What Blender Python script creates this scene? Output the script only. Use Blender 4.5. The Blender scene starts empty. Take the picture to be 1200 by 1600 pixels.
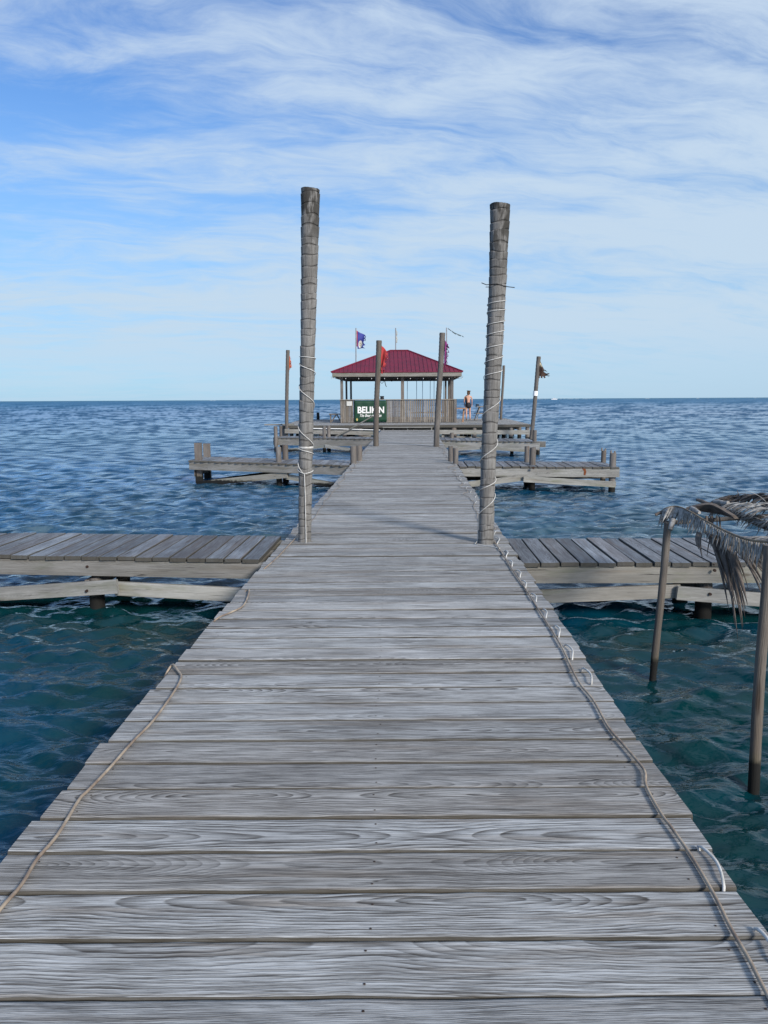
import bpy, math, random
import numpy as np
from mathutils import Vector, Matrix
R = math.radians
random.seed(7); RNG = np.random.default_rng(7)
S = bpy.context.scene
COL = S.collection

# ------------------------------------------------------------------ camera
CAM_H = 1.5; FPX = 1200.0
cd = bpy.data.cameras.new('camera'); cam = bpy.data.objects.new('camera', cd); COL.objects.link(cam)
cd.sensor_fit = 'VERTICAL'; cd.sensor_height = 24.0; cd.lens = 24.0 * FPX / 1600.0
cd.clip_start = 0.05; cd.clip_end = 60000
M3 = Matrix.Rotation(R(90) - math.atan(176 / FPX), 3, 'X') @ Matrix.Rotation(-math.atan(.005), 3, 'Z')
cam.matrix_world = Matrix.Translation((0, 0, CAM_H)) @ M3.to_4x4()
S.camera = cam
S.render.resolution_x, S.render.resolution_y = 768, 1024

# ------------------------------------------------------------------ light
SUN_EL, SUN_AZ = 27.0, 147.0           # azimuth clockwise from +Y: low, behind the viewer, to the right
w = bpy.data.worlds.new('World'); S.world = w; w.use_nodes = True
S.view_settings.view_transform = 'Standard'; S.view_settings.look = 'None'
S.view_settings.exposure = 0.95; S.view_settings.gamma = 1.0
sd = bpy.data.lights.new('sun', 'SUN'); sun = bpy.data.objects.new('sun', sd); COL.objects.link(sun)
sd.energy = 2.2; sd.angle = R(11); sd.color = (1.0, .92, .83)
sdir = Vector((math.sin(R(SUN_AZ)) * math.cos(R(SUN_EL)), math.cos(R(SUN_AZ)) * math.cos(R(SUN_EL)), math.sin(R(SUN_EL))))
sun.rotation_euler = sdir.to_track_quat('Z', 'Y').to_euler(); sun.location = (0, 0, 20)


# ------------------------------------------------------------------ node helper
class NT:
    def __init__(s, tree): s.t = tree; s.n = tree.nodes; s.l = tree.links
    def node(s, kind, **kw):
        n = s.n.new(kind)
        for k, v in kw.items(): setattr(n, k, v)
        return n
    def put(s, sock, v):
        if v is None: return
        if isinstance(v, bpy.types.NodeSocket): s.l.new(v, sock)
        elif isinstance(v, (tuple, list)):
            v = tuple(v)
            if len(sock.default_value) == 4 and len(v) == 3: v = v + (1,)
            sock.default_value = v
        else: sock.default_value = v
    def m(s, op, a, b=None, c=None, clamp=False):
        n = s.node('ShaderNodeMath', operation=op, use_clamp=clamp)
        s.put(n.inputs[0], a); s.put(n.inputs[1], b); s.put(n.inputs[2], c); return n.outputs[0]
    def xyz(s, v):
        n = s.node('ShaderNodeSeparateXYZ'); s.put(n.inputs[0], v); return n.outputs
    def vec(s, x=0., y=0., z=0.):
        n = s.node('ShaderNodeCombineXYZ'); s.put(n.inputs[0], x); s.put(n.inputs[1], y); s.put(n.inputs[2], z); return n.outputs[0]
    def noise(s, v, scale=1., detail=3., rough=.55, dist=0.):
        n = s.node('ShaderNodeTexNoise'); s.put(n.inputs['Vector'], v); n.inputs['Scale'].default_value = scale
        n.inputs['Detail'].default_value = detail; n.inputs['Roughness'].default_value = rough
        n.inputs['Distortion'].default_value = dist; return n.outputs[0]
    def ramp(s, f, lo, hi, a=0., b=1., smooth=True):
        n = s.node('ShaderNodeMapRange'); n.interpolation_type = 'SMOOTHSTEP' if smooth else 'LINEAR'
        for i, v in enumerate((f, lo, hi, a, b)): s.put(n.inputs[i], v)
        return n.outputs[0]
    def mix(s, f, a, b, mode='MIX'):
        n = s.node('ShaderNodeMix', data_type='RGBA', blend_type=mode)
        s.put(n.inputs[0], f); s.put(n.inputs[6], a); s.put(n.inputs[7], b); return n.outputs[2]


# ------------------------------------------------------------------ sky: Nishita air with thin streaked cloud
t = NT(w.node_tree); t.n.clear()
sky = t.node('ShaderNodeTexSky', sky_type='NISHITA', sun_disc=False, sun_elevation=R(SUN_EL), sun_rotation=R(SUN_AZ),
             air_density=1.0, dust_density=.35, ozone_density=2.6, altitude=0)
tc = t.node('ShaderNodeTexCoord'); X, Y, Z = t.xyz(tc.outputs['Generated'])
zz = t.m('MAXIMUM', Z, 0.0)
inv = t.m('DIVIDE', 1.0, t.m('ADD', zz, .17))
cu = t.m('MULTIPLY', X, inv); cv = t.m('MULTIPLY', Y, inv)
rot = .22
ru = t.m('ADD', t.m('MULTIPLY', cu, math.cos(rot)), t.m('MULTIPLY', cv, math.sin(rot)))
rv = t.m('SUBTRACT', t.m('MULTIPLY', cv, math.cos(rot)), t.m('MULTIPLY', cu, math.sin(rot)))
warp = t.noise(t.vec(ru, rv, 3.1), 1.1, 4)
wv = t.m('MULTIPLY', t.m('SUBTRACT', warp, .5), .9)
c1 = t.noise(t.vec(t.m('MULTIPLY', ru, .55), t.m('ADD', t.m('MULTIPLY', rv, 1.5), wv), 7.3), 1.5, 7, .56, .3)
c2 = t.noise(t.vec(t.m('MULTIPLY', ru, .9), t.m('ADD', t.m('MULTIPLY', rv, 2.4), wv), 1.7), 3.6, 8, .66, .5)
c3 = t.noise(t.vec(t.m('MULTIPLY', ru, .35), t.m('MULTIPLY', rv, .55), 12.4), 1.0, 3, .5)
dens = t.m('ADD', t.m('ADD', t.m('MULTIPLY', c1, .50), t.m('MULTIPLY', c2, .38)), t.m('MULTIPLY', c3, .20))
low0 = t.ramp(zz, .05, .36, .11, 0.)
high0 = t.ramp(zz, .5, .85, 0., .08)  # extra cloud overhead, out of view, added to whiten the skylight
dens = t.m('ADD', dens, t.m('MULTIPLY', t.m('ADD', X, .08), .13))
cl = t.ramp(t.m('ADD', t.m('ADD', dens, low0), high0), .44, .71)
low = t.ramp(zz, 0.02, .44, 1.0, 0.0)

skyc = t.mix(1.0, sky.outputs[0], (.44, .68, .97), 'MULTIPLY')
cloudc = t.mix(low, (3.5, 4.3, 5.3), (3.4, 4.3, 5.15))
skyc = t.mix(t.m('MULTIPLY', low, .72), skyc, (2.25, 3.7, 5.15))
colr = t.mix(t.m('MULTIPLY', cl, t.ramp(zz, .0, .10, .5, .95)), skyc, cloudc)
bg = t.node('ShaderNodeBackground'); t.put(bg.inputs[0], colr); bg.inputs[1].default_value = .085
out = t.node('ShaderNodeOutputWorld'); t.l.new(bg.outputs[0], out.inputs[0])


# ------------------------------------------------------------------ materials
def newmat(name):
    m = bpy.data.materials.new(name); m.use_nodes = True; t = NT(m.node_tree)
    b = t.n['Principled BSDF']; return m, t, b

def uvs(t):
    a = t.node('ShaderNodeUVMap', uv_map='grain'); b = t.node('ShaderNodeUVMap', uv_map='tone')
    u, v, _ = t.xyz(a.outputs[0]); r1, r2, _ = t.xyz(b.outputs[0]); return u, v, r1, r2

def bump(t, b, h, strength, dist):
    n = t.node('ShaderNodeBump'); n.inputs['Strength'].default_value = strength; n.inputs['Distance'].default_value = dist
    t.put(n.inputs['Height'], h); t.l.new(n.outputs[0], b.inputs['Normal'])

def wood(name, light, mid, dark, brown, contrast=1.0, tone=.25, rough=.8, green=None, wet=False, edge=None):
    """weathered sawn timber; grain UV in metres: u along the board, v across; tone UV = two random numbers per board"""
    m, t, b = newmat(name)
    u, v, r1, r2 = uvs(t)
    off = t.m('MULTIPLY', r1, 91.0)
    # knots pull the rings round themselves
    vo = t.node('ShaderNodeTexVoronoi'); t.put(vo.inputs['Vector'], t.vec(t.m('MULTIPLY', u, .75), t.m('MULTIPLY', v, 4.2), off)); vo.inputs['Scale'].default_value = 1.0
    kd = vo.outputs['Distance']
    kn = t.ramp(kd, .0, .22, 1.0, 0.0)
    d = t.m('MULTIPLY', t.ramp(t.noise(t.vec(t.m('MULTIPLY', u, .85), off, r2), 1.0, 1.5, .4), .33, .68, 0., 1., False), .115)
    wob = t.m('MULTIPLY', t.m('SUBTRACT', t.noise(t.vec(t.m('MULTIPLY', u, 2.6), t.m('MULTIPLY', v, 9.), off), 1., 3., .55), .5), .034)
    vc = t.m('ADD', t.m('ADD', v, t.m('MULTIPLY', t.m('SUBTRACT', r2, .5), .24)), wob)
    rr = t.m('SQRT', t.m('ADD', t.m('MULTIPLY', vc, vc), t.m('MULTIPLY', d, d)))
    rr = t.m('ADD', rr, t.m('MULTIPLY', kn, .022))
    ph = t.m('FRACT', t.m('ADD', t.m('MULTIPLY', rr, t.m('ADD', 80.0, t.m('MULTIPLY', t.m('FRACT', t.m('MULTIPLY', r1, 7.3)), 110.))), t.m('MULTIPLY', r2, 7.)))
    ring = t.m('MULTIPLY', t.m('MULTIPLY', t.m('POWER', ph, 1.8), t.ramp(ph, .90, 1.0, 1.0, 0.0)), t.ramp(t.noise(t.vec(t.m('MULTIPLY', u, 3.), t.m('MULTIPLY', v, 40.), t.m('ADD', off, 3.)), 1., 4., .65), .30, .62, .35, 1.25))
    fine = t.noise(t.vec(t.m('MULTIPLY', u, 5.), t.m('MULTIPLY', v, 300.), off), 1., 5., .75)
    fine2 = t.noise(t.vec(t.m('MULTIPLY', u, 2.2), t.m('MULTIPLY', v, 80.), off), 1., 5., .7)
    blot = t.noise(t.vec(t.m('MULTIPLY', u, 1.7), t.m('MULTIPLY', v, 9.), off), 1., 3.5, .6)
    crack = t.ramp(t.noise(t.vec(t.m('MULTIPLY', u, 1.5), t.m('MULTIPLY', v, 120.), t.m('ADD', off, 5.)), 1., 3., .55), .29, .335, 1., 0.)
    base = t.mix(t.ramp(blot, .34, .66), light, mid)
    base = t.mix(t.m('MULTIPLY', t.ramp(t.noise(t.vec(t.m('MULTIPLY', u, 1.1), t.m('MULTIPLY', v, 16.), t.m('ADD', off, 9.)), 1., 3., .6), .5, .72), .75), base, brown)
    base = t.mix(t.ramp(t.m('FRACT', t.m('MULTIPLY', r2, 5.7)), .45, 1., 0., .36), base, brown)
    ring = t.m('MULTIPLY', ring, t.ramp(t.m('FRACT', t.m('MULTIPLY', r1, 3.3)), .0, .7, .45, 1.05))
    f = t.m('MULTIPLY', t.m('ADD', t.m('MULTIPLY', ring, .62 * contrast), t.m('MULTIPLY', t.ramp(fine2, .42, .68), .42 * contrast)), t.ramp(blot, .2, .62, .5, 1.1))
    c = t.mix(t.m('MINIMUM', f, 1.0), base, dark)
    c = t.mix(t.m('MULTIPLY', t.ramp(fine, .45, .62), .66 * contrast), c, dark)
    c = t.mix(t.m('MULTIPLY', crack, .85), c, (.018, .016, .014))
    sn = t.noise(t.vec(t.m('MULTIPLY', u, .7), t.m('MULTIPLY', v, 26.), t.m('ADD', off, 31.)), 1., 1.5, .4)
    sp_ = t.m('MULTIPLY', t.ramp(t.m('ABSOLUTE', t.m('SUBTRACT', sn, .5)), .002, .008, 1., 0.), t.ramp(t.noise(t.vec(t.m('MULTIPLY', u, 1.4), t.m('MULTIPLY', v, 3.), t.m('ADD', off, 17.)), 1., 2.), .55, .60))
    c = t.mix(t.m('MULTIPLY', sp_, .8), c, (.025, .021, .018))
    kc = t.ramp(kd, .045, .10, 1.0, 0.0)
    c = t.mix(t.m('MULTIPLY', kc, .75), c, (.05, .035, .025))
    if green:
        g = t.ramp(t.noise(t.vec(u, t.m('MULTIPLY', v, 5.), 2.), 2.2, 4., .6), .5, .72)
        c = t.mix(t.m('MULTIPLY', g, .55), c, green)
    val = t.ramp(r1, 0., 1., 1 - tone, 1 + tone, False)
    hs = t.node('ShaderNodeHueSaturation'); t.put(hs.inputs['Color'], c); t.put(hs.inputs['Value'], val)
    t.put(hs.inputs['Saturation'], t.ramp(r2, 0., 1., .75, 1.3, False))
    c = hs.outputs[0]
    geo = t.node('ShaderNodeNewGeometry'); P = t.xyz(geo.outputs['Position'])
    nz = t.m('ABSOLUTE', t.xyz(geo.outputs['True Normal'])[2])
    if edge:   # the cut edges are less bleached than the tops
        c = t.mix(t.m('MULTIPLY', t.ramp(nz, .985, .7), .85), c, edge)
    if wet:    # algae and tar-dark wet band above the water line
        z = t.m('ADD', P[2], t.m('SUBTRACT', t.m('MULTIPLY', t.noise(geo.outputs['Position'], 14., 3.), .10), wet))
        c = t.mix(t.ramp(z, -.50, -.36, .55, 0.), c, (.06, .062, .018))
        c = t.mix(t.ramp(z, -.46, -.41, 1., 0.), c, (.008, .008, .007))
    t.put(b.inputs['Base Color'], c)
    t.put(b.inputs['Roughness'], t.m('ADD', rough - .08, t.m('MULTIPLY', fine2, .16))); b.inputs['Specular IOR Level'].default_value = .35
    h = t.m('SUBTRACT', t.m('SUBTRACT', t.m('MULTIPLY', fine, .25), t.m('MULTIPLY', ring, .5)), t.m('MULTIPLY', crack, 2.0))
    bump(t, b, h, .8, .0022)
    return m

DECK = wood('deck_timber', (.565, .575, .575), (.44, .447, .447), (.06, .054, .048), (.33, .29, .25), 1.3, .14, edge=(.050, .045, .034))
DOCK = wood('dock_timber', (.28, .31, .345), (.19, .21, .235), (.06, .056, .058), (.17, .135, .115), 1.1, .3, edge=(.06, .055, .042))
PALE = wood('beam_timber', (.37, .37, .345), (.26, .26, .24), (.11, .105, .095), (.25, .22, .18), .55, .14, green=(.17, .18, .12), wet=.01)
GREY = wood('grey_and_shaded_beam_timber', (.27, .265, .25), (.20, .195, .18), (.10, .095, .085), (.17, .15, .12), .6, .14, green=(.12, .13, .09), wet=.01)  # darker copy of the beam timber; also paints shade on left dock fascias
POST = wood('post_timber', (.215, .20, .185), (.15, .137, .125), (.065, .057, .052), (.15, .105, .08), .9, .2, wet=.075)
THIN = wood('pole_timber', (.185, .17, .155), (.115, .105, .095), (.06, .053, .048), (.155, .125, .095), .9, .1, wet=.075)
SLAT = wood('slat_timber', (.28, .255, .22), (.20, .18, .155), (.10, .088, .075), (.20, .15, .11), .8, .33)

def simple(name, c, rough=.6, c2=None, scale=8., metal=0., spec=.4, bmp=0.):
    m, t, b = newmat(name); geo = t.node('ShaderNodeNewGeometry')
    c2 = c2 or tuple(x * .72 for x in c)
    n = t.noise(geo.outputs['Position'], scale, 5., .6)
    t.put(b.inputs['Base Color'], t.mix(t.ramp(n, .3, .7), c, c2))
    b.inputs['Roughness'].default_value = rough; b.inputs['Metallic'].default_value = metal; b.inputs['Specular IOR Level'].default_value = spec
    if bmp: bump(t, b, n, bmp, .01)
    return m
ROPE = simple('white_rope', (.62, .62, .60), .7, (.42, .41, .38), 25.)
CABLE = simple('tan_cable', (.40, .33, .25), .6, (.17, .12, .09), 9.)
DARK = simple('black_stuff', (.012, .012, .014), .7)
NAIL = simple('rusty_nail', (.035, .018, .012), .8)
STEEL = simple('weathered_pole_paint', (.30, .31, .33), .5)
ROOFR = simple('maroon_roof_metal', (.175, .013, .036), .5, (.125, .013, .030), 1.6, spec=.3)
UNDER = simple('soffit_timber', (.05, .045, .04), .8)
SKIN = simple('skin', (.56, .33, .24), .55, (.50, .28, .20), 6.)
HAIR = simple('brown_hair', (.13, .07, .035), .6)
SUIT = simple('black_swimwear', (.010, .010, .016), .7)
GREEN = simple('green_banner_cloth', (.004, .046, .022), .6, (.003, .036, .018), 3.)
WHITE = simple('white_print', (.80, .80, .78), .6, (.74, .74, .72))
GOLD = simple('gold_print', (.55, .45, .15), .6)
PAPER = simple('paper', (.66, .66, .62), .7)
BROWNW = simple('orange_brown_timber', (.36, .21, .12), .7, (.26, .15, .09), 5.)
HULL = simple('boat_white', (.82, .84, .86), .4)
GLASSD = simple('boat_window', (.03, .04, .05), .2)
REDF = simple('faded_red_flag', (.42, .03, .035), .8, (.33, .04, .035), 12.)
ORF = simple('faded_orange_flag', (.52, .12, .05), .8)
PURF = simple('purple_flag', (.27, .04, .17), .8, (.12, .03, .14), 14.)
STRK = simple('dark_streamer', (.03, .06, .06), .8, (.10, .13, .14), 14.)
BRNF = simple('brown_rag', (.06, .03, .022), .8, (.03, .016, .012), 10.)
CREM = simple('cream_rag', (.55, .48, .33), .8)
BLUEC = simple('blue_cord', (.07, .14, .24), .7)
FOAM = simple('surf_foam', (.50, .55, .58), .8)
FROND = simple('dead_palm_leaf', (.39, .385, .37), .75, (.16, .15, .135), 30.)
FROND2 = simple('dark_palm_leaf', (.15, .125, .105), .75, (.075, .062, .055), 24.)
RACH = simple('palm_rib', (.26, .19, .12), .7, (.11, .085, .06), 9.)

def barkmat():
    m, t, b = newmat('palm_trunk_bark'); u, v, r1, r2 = uvs(t)
    ph = r1   # 0..1 within one leaf-scar ring
    st = t.noise(t.vec(t.m('MULTIPLY', u, 5.), t.m('MULTIPLY', v, 65.), 1.), 1., 4., .65)
    bl = t.noise(t.vec(t.m('MULTIPLY', u, 3.), t.m('MULTIPLY', v, 7.), 4.), 1., 5., .65)
    c = t.mix(t.ramp(bl, .32, .68), (.235, .23, .22), (.145, .14, .132))
    c = t.mix(t.m('MULTIPLY', t.ramp(st, .45, .72), .7), c, (.06, .055, .05))
    ln = t.m('MAXIMUM', t.ramp(ph, .0, .07, 1., 0.), t.ramp(ph, .95, 1., 0., 1.))
    c = t.mix(t.m('MULTIPLY', ln, .62), c, (.045, .04, .036))
    pale = t.ramp(t.noise(t.vec(u, t.m('MULTIPLY', v, 3.), 8.), 9., 4., .7), .60, .74)
    c = t.mix(t.m('MULTIPLY', pale, .45), c, (.31, .30, .285))
    top = t.m('MULTIPLY', r2, t.ramp(t.noise(t.vec(t.m('MULTIPLY', u, 2.2), t.m('MULTIPLY', v, 9.), 15.), 1.6, 4., .6), .40, .52))
    c = t.mix(t.m('MULTIPLY', top, .85), c, (.028, .026, .022))
    t.put(b.inputs['Base Color'], c); b.inputs['Roughness'].default_value = .85; b.inputs['Specular IOR Level'].default_value = .25
    bump(t, b, t.m('SUBTRACT', t.m('ADD', t.m('MULTIPLY', st, -1.), t.m('MULTIPLY', bl, .5)), ln), .8, .006)
    return m
BARK = barkmat()

def bluflag():
    m, t, b = newmat('blue_flag_cloth'); u, v, r1, r2 = uvs(t)
    c = t.mix(t.m('LESS_THAN', u, .14), (.035, .045, .24), (.46, .05, .045))
    c = t.mix(t.m('LESS_THAN', u, .05), c, (.6, .55, .52))
    dx = t.m('SUBTRACT', u, .50); dy = t.m('SUBTRACT', v, .27)
    r = t.m('SQRT', t.m('ADD', t.m('MULTIPLY', dx, dx), t.m('MULTIPLY', dy, dy)))
    n = t.noise(t.vec(u, v, 0.), 9., 3.)
    c = t.mix(t.ramp(r, .235, .265, 1., 0.), c, (.55, .54, .52))
    c = t.mix(t.m('MULTIPLY', t.ramp(r, .13, .15, 1., 0.), t.ramp(n, .42, .55)), c, (.23, .20, .11))
    t.put(b.inputs['Base Color'], c); b.inputs['Roughness'].default_value = .8
    return m
BLUF = bluflag()

def watermat():
    m, t, b = newmat('sea_water'); geo = t.node('ShaderNodeNewGeometry'); P = t.xyz(geo.outputs['Position'])
    px, py = P[0], P[1]
    dist = t.m('SQRT', t.m('ADD', t.m('MULTIPLY', px, px), t.m('MULTIPLY', py, py)))
    # seabed patches (turtle grass against sand) give the body of the water its green and blue areas
    p1 = t.noise(t.vec(px, t.m('MULTIPLY', py, 1.), 2.), .34, 4., .6)
    body = t.mix(t.ramp(p1, .40, .62), (.0004, .040, .078), (.0018, .028, .032))
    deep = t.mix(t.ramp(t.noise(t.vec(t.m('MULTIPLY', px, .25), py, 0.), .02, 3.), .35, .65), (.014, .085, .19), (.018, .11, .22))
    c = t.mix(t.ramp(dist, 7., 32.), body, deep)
    # wind streaks and ruffled patches; unresolved sky reflections painted into the colour
    def pat(sc, st, z): return t.noise(t.vec(t.m('MULTIPLY', px, sc * st), t.m('MULTIPLY', py, sc), z), 1., 4., .6)
    ch = t.node('ShaderNodeAttribute', attribute_name='chop').outputs['Fac']
    w1 = t.m('MULTIPLY', ch, t.m('MULTIPLY', t.ramp(dist, 4., 14., .03, .13), t.ramp(dist, 40., 700., 1., .14)))
    w2 = t.m('MULTIPLY', t.m('SUBTRACT', pat(.10, .30, 6.), .5), t.ramp(dist, 30., 150., 0., .45))
    w3 = t.m('MULTIPLY', t.m('SUBTRACT', pat(.012, .20, 8.), .5), t.ramp(dist, 200., 1500., 0., .6))
    wp = t.m('ADD', t.m('ADD', w1, w2), w3)
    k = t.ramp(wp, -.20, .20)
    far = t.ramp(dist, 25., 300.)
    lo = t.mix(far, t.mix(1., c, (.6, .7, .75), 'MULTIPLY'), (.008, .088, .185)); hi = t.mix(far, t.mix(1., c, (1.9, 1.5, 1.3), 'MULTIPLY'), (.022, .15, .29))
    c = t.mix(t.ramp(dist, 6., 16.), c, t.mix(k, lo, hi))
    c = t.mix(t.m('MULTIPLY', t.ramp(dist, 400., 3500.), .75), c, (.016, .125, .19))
    a = .12
    wx = t.m('ADD', t.m('MULTIPLY', px, math.cos(a)), t.m('MULTIPLY', py, math.sin(a)))
    wy = t.m('SUBTRACT', t.m('MULTIPLY', py, math.cos(a)), t.m('MULTIPLY', px, math.sin(a)))
    def rip(s, st, z, d=3.): return t.noise(t.vec(t.m('MULTIPLY', wx, st), wy, z), s, d, .55, .35)
    h = t.m('ADD', t.m('MULTIPLY', t.m('SUBTRACT', rip(6., .5, 1.), .5), t.ramp(dist, 5., 20., .020, .05)), t.m('MULTIPLY', t.m('SUBTRACT', rip(17., .45, 9.), .5), .007))
    h = t.m('ADD', h, t.m('MULTIPLY', t.m('MULTIPLY', t.m('SUBTRACT', rip(2.4, .45, 2.), .5), .16), t.ramp(dist, 10., 40., .12, 1.)))
    h = t.m('ADD', h, t.m('MULTIPLY', t.m('MULTIPLY', t.m('SUBTRACT', rip(.8, .4, 3.), .5), .55), t.ramp(dist, 35., 110., 0., 1.)))
    h = t.m('ADD', h, t.m('MULTIPLY', t.m('MULTIPLY', t.m('SUBTRACT', rip(.16, .3, 4.), .5), 2.6), t.ramp(dist, 120., 400., 0., 1.)))
    bn = t.node('ShaderNodeBump'); bn.inputs['Strength'].default_value = 1.; bn.inputs['Distance'].default_value = 1.; t.put(bn.inputs['Height'], h)
    di = t.node('ShaderNodeBsdfDiffuse'); t.put(di.inputs['Color'], c)
    gl = t.node('ShaderNodeBsdfAnisotropic'); t.put(gl.inputs['Roughness'], t.ramp(dist, 4., 120., .05, .30)); gl.inputs['Color'].default_value = (1, 1, 1, 1)
    t.l.new(bn.outputs[0], gl.inputs['Normal'])
    fr = t.node('ShaderNodeFresnel'); fr.inputs['IOR'].default_value = 1.333; t.l.new(bn.outputs[0], fr.inputs['Normal'])
    ff = t.m('ADD', t.ramp(dist, 60., 500., .07, .03), t.m('MULTIPLY', k, t.ramp(dist, 60., 500., .62, .20)))
    wf = t.ramp(dist, 6.5, 22., 0., .85)
    fac = t.m('ADD', t.m('MULTIPLY', fr.outputs[0], t.m('SUBTRACT', 1., wf)), t.m('MULTIPLY', ff, wf))
    ms = t.node('ShaderNodeMixShader'); t.put(ms.inputs[0], fac); t.l.new(di.outputs[0], ms.inputs[1]); t.l.new(gl.outputs[0], ms.inputs[2])
    om = [n for n in t.n if n.type == 'OUTPUT_MATERIAL'][0]; t.l.new(ms.outputs[0], om.inputs['Surface']); t.n.remove(b)
    return m
WATER = watermat()


def wm(o):
    m = Matrix.Translation(o.location)
    return m if o.parent is None else wm(o.parent) @ m

# ------------------------------------------------------------------ mesh builder
class MB:
    def __init__(s): s.v = []; s.f = []; s.uv = []; s.tn = []; s.mi = []; s.sm = []
    def add(s, vs, fs, uvs=None, tn=(.5, .5), mi=0, smooth=False):
        o = len(s.v); s.v += [tuple(p) for p in vs]
        for k, f in enumerate(fs):
            s.f.append([o + i for i in f])
            s.uv.append(uvs[k] if uvs else [(0., 0.)] * len(f))
            s.tn.append(tn[k] if isinstance(tn, list) else [tn] * len(f)); s.mi.append(mi); s.sm.append(smooth)
    def board(s, A, B, W, T, up=(0, 0, 1), n=1, bev=.004, wob=0., mi=0, skew=(0, 0), tone=None):
        """a sawn board from A to B (centre of its top face), W wide, T thick (downwards)"""
        A, B = Vector(A), Vector(B); L = (B - A).length; d = (B - A) / L; up = Vector(up)
        side = d.cross(up).normalized(); up = side.cross(d).normalized()
        h = W / 2; bv = min(bev, T * .4, h * .5)
        prof = [(-h, -T), (-h, -bv * 1.3), (-h + bv * .4, -bv * .35), (-h + bv * 1.5, 0), (h - bv * 1.5, 0), (h - bv * .4, -bv * .35), (h, -bv * 1.3), (h, -T)]
        vp = [-h - T, -h - bv, -h - bv * .5, -h + bv, h - bv, h + bv * .5, h + bv, h + T, h + T + W]
        u0 = random.random() * 40; tn = tone or (random.random(), random.random()); k = len(prof)
        e1 = RNG.normal(0, wob, n + 1) if wob else np.zeros(n + 1); e2 = RNG.normal(0, wob, n + 1) if wob else np.zeros(n + 1)
        vs = []
        for i in range(n + 1):
            x = L * i / n
            for (a, b) in prof:
                xx = x + (skew[0] * a if i == 0 else skew[1] * a if i == n else 0)
                vs.append(A + d * xx + side * (a + (e1[i] if a < 0 else e2[i])) + up * b)
        fs = []; us = []
        for i in range(n):
            for j in range(k):
                j2 = (j + 1) % k
                fs.append([i * k + j, i * k + j2, (i + 1) * k + j2, (i + 1) * k + j])
                x0 = u0 + L * i / n; x1 = u0 + L * (i + 1) / n
                us.append([(x0, vp[j]), (x0, vp[j + 1]), (x1, vp[j + 1]), (x1, vp[j])])
        fs.append(list(range(k))[::-1]); us.append([(u0, vp[j] * .6) for j in range(k)][::-1])
        fs.append([n * k + j for j in range(k)]); us.append([(u0 + 3, vp[j] * .6) for j in range(k)])
        s.add(vs, fs, us, tn, mi)
        return s
    def tube(s, pts, rad, sides=8, mi=0, cap=True, tone=None, smooth=True):
        pts = [Vector(p) for p in pts]; n = len(pts)
        if not hasattr(rad, '__len__'): rad = [rad] * n
        tn = tone or (random.random(), random.random()); u = random.random() * 30; vs = []; ul = []
        prev = None
        for i, p in enumerate(pts):
            d = (pts[min(i + 1, n - 1)] - pts[max(i - 1, 0)]).normalized()
            a = prev if prev is not None else (Vector((1, 0, 0)) if abs(d.x) < .9 else Vector((0, 1, 0)))
            a = (a - d * a.dot(d)).normalized(); prev = a; b = d.cross(a)
            if i: u += (p - pts[i - 1]).length
            ul.append(u)
            for j in range(sides):
                an = 2 * math.pi * j / sides
                vs.append(p + a * rad[i] * math.cos(an) + b * rad[i] * math.sin(an))
        fs = []; us = []
        c = 2 * math.pi * rad[0] / sides
        for i in range(n - 1):
            for j in range(sides):
                j2 = (j + 1) % sides
                fs.append([i * sides + j, i * sides + j2, (i + 1) * sides + j2, (i + 1) * sides + j])
                us.append([(ul[i], c * j), (ul[i], c * (j + 1)), (ul[i + 1], c * (j + 1)), (ul[i + 1], c * j)])
        s.add(vs, fs, us, tn, mi, smooth)
        if cap:
            s.add([vs[j] for j in range(sides)][::-1], [list(range(sides))], [[(.1 * math.cos(j), .1 * math.sin(j)) for j in range(sides)]], tn, mi)
            s.add([vs[(n - 1) * sides + j] for j in range(sides)], [list(range(sides))], [[(.1 * math.cos(j), .1 * math.sin(j)) for j in range(sides)]], tn, mi)
        return s
    def build(s, name, mats, parent=None):
        me = bpy.data.meshes.new(name); o = bpy.data.objects.new(name, me); COL.objects.link(o)
        inv = wm(parent).inverted() if parent is not None else None
        off = Vector((0, 0, 0))
        vs = s.v
        if parent is None:
            c = np.array(vs); off = Vector(((c[:, 0].min() + c[:, 0].max()) / 2, (c[:, 1].min() + c[:, 1].max()) / 2, c[:, 2].min()))
            vs = [(p[0] - off.x, p[1] - off.y, p[2] - off.z) for p in vs]; o.location = off
        else:
            vs = [tuple(inv @ Vector(p)) for p in vs]; o.parent = parent
        me.from_pydata(vs, [], s.f)
        g = me.uv_layers.new(name='grain'); g.data.foreach_set('uv', np.array([c for f in s.uv for p in f for c in p], dtype=np.float32))
        g = me.uv_layers.new(name='tone'); g.data.foreach_set('uv', np.array([c for f in s.tn for p in f for c in p], dtype=np.float32))
        for m in (mats if isinstance(mats, (list, tuple)) else [mats]): me.materials.append(m)
        me.polygons.foreach_set('material_index', s.mi); me.polygons.foreach_set('use_smooth', s.sm)
        me.update(); return o

def tag(o, label=None, cat=None, group=None, kind=None):
    if label: o['label'] = label
    if cat: o['category'] = cat
    if group: o['group'] = group
    if kind: o['kind'] = kind
    return o
def thing(name, loc, label, cat, group=None):
    o = bpy.data.objects.new(name, None); COL.objects.link(o); o.empty_display_size = .2
    o.location = loc; o.matrix_world = Matrix.Translation(loc); return tag(o, label, cat, group)

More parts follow.
